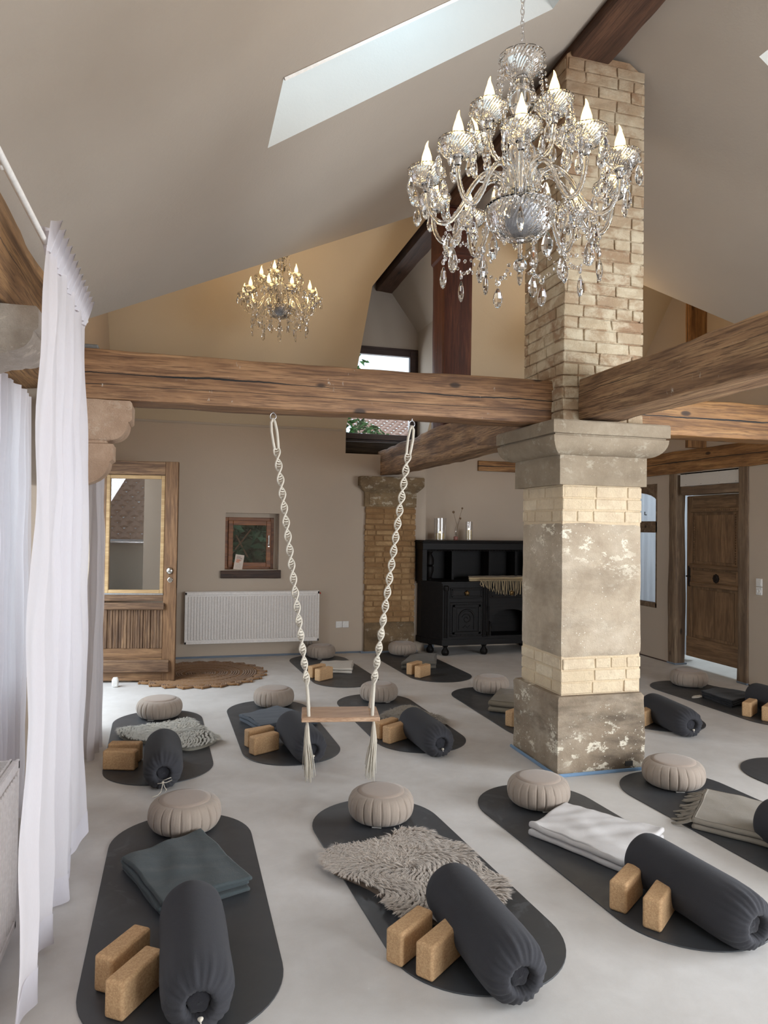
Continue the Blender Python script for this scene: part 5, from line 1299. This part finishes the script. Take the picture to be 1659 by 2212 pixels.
b = MB(); b.lathe([(0, 0), (.045, 0), (.05, .02), (.03, .04), (.055, .12), (.055, .17), (.035, .18), (.055, .20), (.055, .27), (.03, .33), (.045, .36), (0, .36)], 18, (.09, -.38, .905)); b.lathe([(0, 0), (.045, 0), (.05, .02), (.03, .04), (.055, .12), (.055, .17), (.035, .18), (.055, .20), (.055, .27), (.03, .33), (.045, .36), (0, .36)], 18, (W_ - .09, -.38, .905)); sb('turned_column', b, smooth=True)
# throw on the sideboard
th = blanket('fringed_throw', M['w_beige'], (3.56, 8.62), (4.30, 8.62), (4.28, 8.27), (3.44, 8.30), .045, 'beige folded throw with hanging fringe on the black sideboard', 2, 12, z0=.907, off=.02, group=None)
if 'group' in th: del th['group']
fm = MB(); R_ = random.Random(8)
for i in range(42):
    x = 3.56 + i * .0165; ln = .05 + .12 * min(1, i / 16) * R_.uniform(.8, 1.1)
    fm.tube([(x, 8.285, .935), (x + .003, 8.245, .93), (x + .006 * R_.uniform(-1, 1), 8.222, .905), (x + .012 * R_.uniform(-1, 1), 8.218, .905 - ln * .6), (x + .014 * R_.uniform(-1, 1), 8.216, .905 - ln)], .0035, 5)
fm.build('fringe', M['w_beige'], th, smooth=True)
# candle glasses and bud vase
def candle_glass(x, y, r, h, label, wick=True, r2=.028, hc=.07):
    o = empty('candle_glass', (x, y, 1.4055)); tag(o, label, 'candle holder', 'glass candle holders on the sideboard')
    b = MB(); b.lathe([(0, 0), (r, 0), (r, h), (r - .003, h), (r - .003, .012), (0, .012)], 32); b.build('glass_cylinder', M['clear'], o, smooth=True, angle=30)
    b = MB(); b.lathe([(0, .013), (r2, .013), (r2, hc), (r2 * .9, hc + .004), (.004, hc - .004), (0, hc - .004)], 20); b.build('candle', M['wax'], o, smooth=True, angle=40)
    b = MB(); b.lathe([(0, 0), (.004, .004), (.006, .010), (.003, .02), (0, .028)], 10, (0, 0, hc)); b.build('flame', M['flame'], o, smooth=True)
    return o
candle_glass(3.18, 8.65, .078, .28, 'wide clear glass cylinder with lit candle, left on the sideboard', r2=.055, hc=.085)
candle_glass(3.575, 8.65, .048, .24, 'slim clear glass cylinder with candle, right on the sideboard', r2=.034, hc=.13)
V = empty('bud_vase', (3.39, 8.64, 1.4055)); tag(V, 'small pink bud vase with three dried stems on the sideboard', 'vase')
b = MB(); b.lathe([(0, 0), (.026, 0), (.030, .012), (.024, .022), (.030, .034), (.026, .046), (.018, .05), (0, .05)], 24); b.build('vase_body', M['pink'], V, smooth=True)
b = MB(); b.lathe([(.017, .05), (.022, .065), (.012, .085), (.010, .14), (.012, .145), (.008, .14), (.010, .085), (.018, .065)], 20); b.build('glass_neck', M['clear'], V, smooth=True)
for (pp, rr) in (([(0, 0, .05), (-.012, 0, .14), (.012, 0, .20), (-.02, 0, .30), (-.035, 0, .36)], .017), ([(0, 0, .05), (.014, 0, .14), (.03, 0, .24), (.07, 0, .36), (.085, 0, .41)], .013), ([(.012, 0, .12), (.03, 0, .20), (.06, 0, .28)], .014)):
    b = MB(); b.tube(pp, .0022, 6); e = pp[-1]; b.lathe([(0, -rr), (rr * .8, -rr * .6), (rr, 0), (rr * .8, rr * .7), (0, rr)], 10, e, rf=lambda t, j: 1 + .15 * math.sin(5 * t)); b.build('dried_stem', M['dried'], V, smooth=True)
# card on the sill
K_ = empty('sign_card', (.655, 8.76, 1.028)); tag(K_, 'white printed card leaning against the niche window on its sill', 'card')
K_.rotation_euler = (-.28, .13, -.15)
b = MB(); b.box((-.052, -.003, 0), (.052, 0, .185)); b.build('card', M['paper'], K_)
def text(s, size, loc, m, parent, name='lettering'):
    cu_ = bpy.data.curves.new(name, 'FONT'); cu_.body = s; cu_.size = size; cu_.extrude = .0003
    tmp = bpy.data.objects.new(name, cu_); COL.objects.link(tmp)
    dg = bpy.context.evaluated_depsgraph_get(); me_ = bpy.data.meshes.new_from_object(tmp.evaluated_get(dg)); bpy.data.objects.remove(tmp)
    me_.materials.clear(); me_.materials.append(m); o = bpy.data.objects.new(name, me_); COL.objects.link(o); o.parent = parent; o.location = loc; o.rotation_euler = (PI / 2, 0, 0); return o
text('YOGA\nMATTEN', .017, (-.034, -.0045, .150), M['ink'], K_)
b = MB()
for i in range(7): b.box((-.034, -.0042, .122 - i * .006), (.012 + .012 * math.sin(i), -.003, .1255 - i * .006))
b.build('print_block', M['orange_ink'], K_)
b = MB()
for i in range(4): b.box((-.034, -.0042, .068 - i * .014), (.03 - .006 * (i % 2), -.003, .0695 - i * .014))
b.build('print_line', M['grey_ink'], K_)

# ------------------------------------------------------------------ chandeliers
def faceted(mb, prof, n, c, flat=.6, ang=0):
    b0 = len(mb.v); mb.lathe(prof, n, (0, 0, 0)); ca_, sa_ = math.cos(ang), math.sin(ang)
    for i in range(b0, len(mb.v)):
        x, y, z = mb.v[i]; y *= flat; mb.v[i] = (c[0] + x * ca_ - y * sa_, c[1] + x * sa_ + y * ca_, c[2] + z)
BEAD = [(0, -.0075), (.0052, -.0052), (.0074, 0), (.0052, .0052), (0, .0075)]
DROP = [(0, -.052), (.0055, -.049), (.0105, -.038), (.0118, -.028), (.0085, -.014), (.0028, -.002), (0, 0)]
def pendant_mesh():
    b = MB(); faceted(b, [(r * 1.25, z * 1.25) for r, z in BEAD], 8, (0, 0, -.010), .55); faceted(b, [(r * 1.3, z * 1.25) for r, z in DROP], 8, (0, 0, -.023), .6)
    return b.mesh('pendant', M['crystal'])
def dish(R_, H_, zc):
    b = MB(); n = 72; prof = []
    for k in range(10):
        t = k / 9; prof.append((.010 + (R_ - .010) * math.sin(t * PI / 2) ** .8, zc + H_ * (1 - math.cos(t * PI / 2)) ** .9))
    rim = len(prof) - 1
    inner = [(r - .0022 if r > .014 else r - .002, z + .0022) for r, z in prof[::-1]]
    full = prof + [(R_ * 1.06, zc + H_ + .003), (R_ * 1.055, zc + H_ + .006)] + inner
    def rf(t, j):
        if j <= rim: return 1 + .035 * math.cos(36 * t + j * PI) * (1 if 1 < j < rim else .2)
        if j <= rim + 2: return 1 + .035 * abs(math.cos(6 * t))
        return 1
    b.lathe(full, n, rf=rf); return b
def smooth_path(P_, n=8):
    out = []; P_ = [Vector(p) for p in P_]
    for i in range(len(P_) - 1):
        p0 = P_[max(i - 1, 0)]; p1 = P_[i]; p2 = P_[i + 1]; p3 = P_[min(i + 2, len(P_) - 1)]
        for k in range(n):
            t = k / n; out.append(.5 * ((2 * p1) + (-p0 + p2) * t + (2 * p0 - 5 * p1 + 4 * p2 - p3) * t * t + (-p0 + 3 * p1 - 3 * p2 + p3) * t ** 3))
    out.append(P_[-1]); return out
def arm_proto(path, r_end, z_end, low_drop):
    """arm in the x-z plane; returns root with sub-parts"""
    b = MB(); pts = smooth_path([(r, 0, z) for r, z in path])
    b.tube([tuple(p) for p in pts], .0078, 10, rf=lambda th, l: 1 + .16 * math.cos(3 * (th + l * 95)))
    a = b.build('glass_arm', M['crystal'], smooth=True)
    b = MB(); b.lathe([(0, z_end), (.009, z_end), (.0115, z_end + .004), (.0115, z_end + .022), (.017, z_end + .026), (.017, z_end + .029), (0, z_end + .029)], 16, (r_end, 0, 0)); b.build('socket', M['chrome'], a, smooth=True, angle=30)
    d = dish(.056, .042, z_end + .022); d.v = [(x + r_end, y, z) for x, y, z in d.v]; d.build('drip_pan', M['crystal'], a)
    zb = z_end + .056
    b = MB(); b.lathe([(0, zb - .028), (.0085, zb - .028), (.0085, zb + .012), (.012, zb + .013), (.012, zb + .019), (0, zb + .019)], 14, (r_end, 0, 0)); b.build('candle_sleeve', M['clear'], a, smooth=True, angle=30)
    zb += .019
    b = MB(); prof = [(0, 0), (.008, 0), (.0135, .010), (.0168, .024), (.0160, .036), (.0115, .052), (.0075, .064)]
    b.lathe([(r, z + zb) for r, z in prof], 16, (r_end, 0, 0)); b.build('candle_bulb', M['bulb'], a, smooth=True)
    b = MB(); b.tube([(r_end, 0, zb + .062), (r_end + .001, 0, zb + .072), (r_end - .001, 0, zb + .082), (r_end - .004, 0, zb + .090)], [.0078, .0052, .003, .001], 10); b.build('bulb_tip', M['bulb'], a, smooth=True)
    for k in range(5):
        an = 2 * PI * k / 5 + .3; p = bpy.data.objects.new('pendant', PEND); COL.objects.link(p); p.parent = a
        p.location = (r_end + .056 * math.cos(an), .056 * math.sin(an), z_end + .060); p.rotation_euler = (0, 0, an * 2.3)
    if low_drop:
        p = bpy.data.objects.new('pendant', PEND); COL.objects.link(p); p.parent = a; p.location = (path[low_drop][0], 0, path[low_drop][1] - .008); p.scale = (1.2, 1.2, 1.2)
    return a, zb + .028
PEND = pendant_mesh()
def place_part(proto, parent, rz, first):
    a = proto if first else copy_tree(proto); a.parent = parent; a.rotation_euler = (0, 0, rz); return a
def bead_string(mb, P0, P1, sag, n, R_):
    P0, P1 = Vector(P0), Vector(P1)
    for i in range(1, n):
        t = i / n; p = P0.lerp(P1, t); p.z -= sag * 4 * t * (1 - t); faceted(mb, [(r * .92, z * .92) for r, z in BEAD], 6, tuple(p), .6, R_.uniform(0, 3))
def chandelier(loc, a0, label, chain_len):
    C = empty('chandelier', loc); tag(C, label, 'chandelier', None)
    low, lz = arm_proto([(.042, .115), (.046, .165), (.072, .208), (.115, .212), (.160, .165), (.196, .095), (.235, .045), (.275, .045), (.302, .085), (.310, .135)], .310, .135, 6)
    up, uz = arm_proto([(.030, .130), (.034, .185), (.052, .225), (.085, .235), (.115, .222), (.145, .232), (.162, .262), (.166, .300)], .166, .300, 3)
    R_ = random.Random(3); lamps = []
    for k in range(10):
        rz = a0 + k * PI / 5; place_part(low, C, rz, k == 0); lamps.append((.310 * math.cos(rz), .310 * math.sin(rz), lz))
    for k in range(5):
        rz = a0 + PI + k * 2 * PI / 5; place_part(up, C, rz, k == 0); lamps.append((.166 * math.cos(rz), .166 * math.sin(rz), uz))
    # hub bowl, silvered dish, cup ring
    b = MB(); n = 90; prof = [(.012, 0)] + [(.012 + .100 * math.sin(t * PI / 2) ** .85, .004 + .095 * (1 - math.cos(t * PI / 2))) for t in [k / 11 for k in range(1, 12)]]
    inner = [(r - .003, z + .003) for r, z in prof[::-1]]
    b.lathe(prof + [(.116, .103)] + inner, n, rf=lambda t, j: 1 + (.025 * math.cos(45 * t + j * PI) if 1 < j < 12 else 0)); b.build('hub_bowl', M['crystal'], C)
    b = MB(); b.lathe([(0, .014), (.03, .020), (.055, .038), (.072, .066), (.076, .098), (0, .100)], 40); b.build('silvered_dish', M['smoke'], C, smooth=True, angle=50)
    b = MB(); b.lathe([(0, .10), (.060, .10), (.060, .112), (.050, .115), (0, .115)], 30); b.lathe([(0, -.006), (.010, -.006), (.014, 0), (.014, .008), (0, .008)], 16)
    for k in range(10): a = a0 + k * PI / 5; b.lathe([(0, .095), (.0105, .095), (.0105, .130), (.0088, .134), (0, .134)], 12, (.042 * math.cos(a), .042 * math.sin(a), 0))
    b.build('arm_plate', M['chrome'], C, smooth=True, angle=30)
    b = MB(); b.tube([(0, 0, .11), (0, 0, .60)], .005, 8); b.build('centre_rod', M['chrome'], C, smooth=True)
    # stem of glass balusters
    b = MB(); st_ = [(.014, .115), (.026, .125), (.030, .17), (.040, .22), (.046, .27), (.040, .305), (.020, .325), (.018, .335), (.030, .345), (.034, .36), (.022, .375), (.020, .39), (.028, .41), (.044, .44), (.042, .46), (.046, .47), (.030, .49), (.022, .505), (.028, .52), (.016, .53)]
    b.lathe(st_ + [(.010, .53), (.010, .115)], 36, rf=lambda t, j: 1 + (.05 * math.cos(12 * t) if j < 7 else .02 * math.cos(9 * t)) if j < 20 else 1); b.build('stem', M['crystal'], C, smooth=True, angle=50)
    d = dish(.070, .058, .532); d.build('crown_dish', M['crystal'], C)
    b = MB(); b.lathe([(0, .522), (.018, .522), (.020, .530), (.020, .545), (.008, .552), (0, .552)], 16); b.build('crown_cap', M['chrome'], C, smooth=True, angle=30)
    # swags
    def string(*ar):
        q = MB(); bead_string(q, *ar, R_); q.build('bead_chain', M['crystal'], C)
    for k in range(10):
        a, a2 = a0 + k * PI / 5, a0 + (k + 1) * PI / 5
        string((.255 * math.cos(a), .255 * math.sin(a), .03), (.255 * math.cos(a2), .255 * math.sin(a2), .03), .075, 9)
        string((.150 * math.cos(a), .150 * math.sin(a), .150), (.250 * math.cos(a2), .250 * math.sin(a2), .04), .05, 8)
    for k in range(5):
        a = a0 + PI + k * 2 * PI / 5
        for e in (-.12, .12): string((.070 * math.cos(a + e * 3), .070 * math.sin(a + e * 3), .585), (.110 * math.cos(a + e), .110 * math.sin(a + e), .37), .035, 15)
    for k in range(10):
        a = a0 + (k + .5) * PI / 5; string((.235 * math.cos(a), .235 * math.sin(a), -.035), (.10 * math.cos(a), .10 * math.sin(a), -.02), .03, 7)
    for k in range(10):
        a = a0 + (k + .5) * PI / 5
        p = bpy.data.objects.new('pendant', PEND); COL.objects.link(p); p.parent = C; p.location = (.248 * math.cos(a), .248 * math.sin(a), -.045); p.rotation_euler = (0, 0, R_.uniform(0, 6)); p.scale = (1.15, 1.15, 1.15)
        if k % 2 == 0:
            p = bpy.data.objects.new('pendant', PEND); COL.objects.link(p); p.parent = C; p.location = (.14 * math.cos(a), .14 * math.sin(a), -.045); p.rotation_euler = (0, 0, R_.uniform(0, 6)); p.scale = (1.15, 1.15, 1.15)
    b = MB(); b.lathe([(.022 * math.sin(PI * k / 6), -.080 - .022 * math.cos(PI * k / 6)) for k in range(7)], 10); b.tube([(0, 0, -.004), (0, 0, -.06)], .0015, 5); b.build('crystal_ball', M['crystal'], C)
    # chain and cable
    b = MB(); z = .60; k = 0
    while z < .60 + chain_len:
        zz = z + .011
        pts = [((.0062 * math.cos(t) if k % 2 else 0), (0 if k % 2 else .0062 * math.cos(t)), zz + .0125 * math.sin(t)) for t in [2 * PI * i / 12 for i in range(12)]]
        b.tube(pts, .0016, 5, closed=True); z += .020; k += 1
    b.build('chain', M['chrome'], C, smooth=True)
    b = MB(); b.tube([(.006 + .006 * math.sin(i * .9), .004 * math.cos(i * .8), .56 + i * .03) for i in range(int((chain_len + .05) / .03))], .0022, 6); b.build('cable', M['clear'], C, smooth=True)
    return C, lamps
chA, lpA = chandelier((1.036, 2.105, 2.495), math.atan2(-2.105, -1.036), 'large near crystal chandelier with candle bulbs hanging at upper right', .76)
chC, lpC = chandelier((4.03, 6.35, 3.378), 1.0, 'unseen third crystal chandelier added behind the chimney stack', .30)  # out of sight, added so its bulbs warm the right hip slope
chB, lpB = chandelier((.797, 6.31, 3.378), math.atan2(-6.31, -.797) + math.radians(18), 'small looking far crystal chandelier against the warm beige slope', .30)
def lamp_lights(C, L_, watts):
    for (x, y, z) in L_:
        l = bpy.data.lights.new('candle_light', 'POINT'); l.energy = watts; l.color = (1, .66, .30); l.shadow_soft_size = .008
        o = bpy.data.objects.new('candle_light', l); COL.objects.link(o); o.parent = C; o.location = (x, y, z)
lamp_lights(chA, lpA, .5); lamp_lights(chB, lpB, 2.4); lamp_lights(chC, lpC, 1.9)

# ------------------------------------------------------------------ outside
b = MB(); b.box((-16, -12, -.6), (-1.3, 30, -.12)); b.box((-1.3, 9.65, -.6), (20, 30, -.12)); tag(b.build('garden_ground', M['ground']), kind='structure')
def leaves(name, m, cen, rad, n, size, seed, label, cat='shrub', stem=None, group=None):
    R_ = random.Random(seed); mb = MB()
    for _ in range(n):
        while True:
            p = Vector((R_.uniform(-1, 1), R_.uniform(-1, 1), R_.uniform(-1, 1)))
            if p.length < 1: break
        p = Vector((cen[0] + p.x * rad[0], cen[1] + p.y * rad[1], cen[2] + p.z * rad[2])); s = size * R_.uniform(.6, 1.3)
        d = Vector((R_.gauss(0, 1), R_.gauss(0, 1), R_.gauss(0, .6) - .3)).normalized(); u = d.cross(Vector((R_.gauss(0, 1), R_.gauss(0, 1), R_.gauss(0, 1)))).normalized(); w = d.cross(u) * .12 * s
        mb.add([p, p + d * s * .45 + u * s * .24 + w, p + d * s, p + d * s * .45 - u * s * .24 + w, p + d * s * .5 - w * .6], [(0, 1, 4), (1, 2, 4), (2, 3, 4), (3, 0, 4)])
    o = mb.build(name, m, fixn=False); tag(o, label, cat, group)
    if stem:
        sm = MB(); 
        for q in stem: sm.tube(q, .012, 6)
        sm.build('branch', M['dried'], o)
    return o
leaves('shrub', M['leaf_dark'], (.75, 10.05, 1.2), (1.3, .38, 1.2), 1500, .22, 1, 'dark leafy shrub outside the small niche window', stem=[[(.2, 9.7, .6), (.9, 9.8, 1.5)], [(1.2, 9.7, .5), (.5, 9.8, 1.8)]])
leaves('shrub', M['leaf_dark'], (.8, 11.3, 1.0), (1.8, .5, 1.5), 1800, .30, 5, 'denser dark foliage behind the shrub outside the niche window')
leaves('shrub', M['leaf'], (2.75, 12.2, 3.05), (.80, .4, .42), 700, .15, 2, 'bright green leaves seen low in the high gable window')
leaves('shrub', M['leaf'], (2.52, 10.7, 4.02), (.16, .2, .20), 26, .20, 3, 'green leaf spray at the left of the high gable window', stem=[[(1.75, 10.9, -.12), (1.9, 10.8, 2.6), (2.5, 10.7, 4.0)]])
def tile_roof(cen, w, h, rz, tilt, label, name='neighbour_house', wall_h=2.0):
    r = empty(name, cen, rz); tag(r, label, 'house')
    mb = MB(); ca_, sa_ = math.cos(tilt), math.sin(tilt); rows = int(h / .16); cols_ = int(w / .2); R_ = random.Random(3)
    for j in range(rows):
        for i in range(cols_):
            x = -w / 2 + i * .2 + (.1 if j % 2 else 0); v = j * .16 + R_.uniform(-.01, .01)
            pts = []
            for e, q in ((0, 0), (.25, .035), (.5, .05), (.75, .035), (1, 0)): pts.append((x + e * .2, v, q))
            base = [(px, vv * ca_, vv * sa_ + q + (.03 if kk == 0 else 0)) for kk, vv in enumerate((v, v + .19)) for (px, _, q) in pts]
            mb.add(base, [(a, a + 1, a + 6, a + 5) for a in range(4)] + [(0, 1, 2, 3, 4)])
    mb.build('tiled_roof', M['tile'], r, fixn=False)
    g = MB(); g.tube([(-w / 2, -.08, -.02), (w / 2, -.08, .02)], .05, 8); g.tube([(-w / 4, -.08, -.02), (-w / 4, .0, -wall_h)], .04, 8); g.build('gutter', M['steel'], r, smooth=True)
    g = MB(); g.box((-w / 2, .1, -wall_h), (w / 2, .3, .05)); g.box((-w / 2 + .3, .3, -wall_h), (w / 2 - .3, h * ca_, -.2)); g.build('wall', M['ext_wall'], r)
    return r
tile_roof((-4.5, 3.0, 1.25), 5, 3.4, math.radians(152), math.radians(38), 'low tiled outbuilding mirrored in the glazed entrance door', wall_h=1.85)
tile_roof((5.6, 14.2, 3.28), 4.4, 2.6, 0, math.radians(26), 'tiled roof seen through the high gable window', wall_h=3.4)
leaves('shrub', M['leaf'], (-4.6, 5.6, 2.9), (1.0, 1.0, 1.1), 500, .25, 8, 'green bush by the outbuilding outside the entrance door')
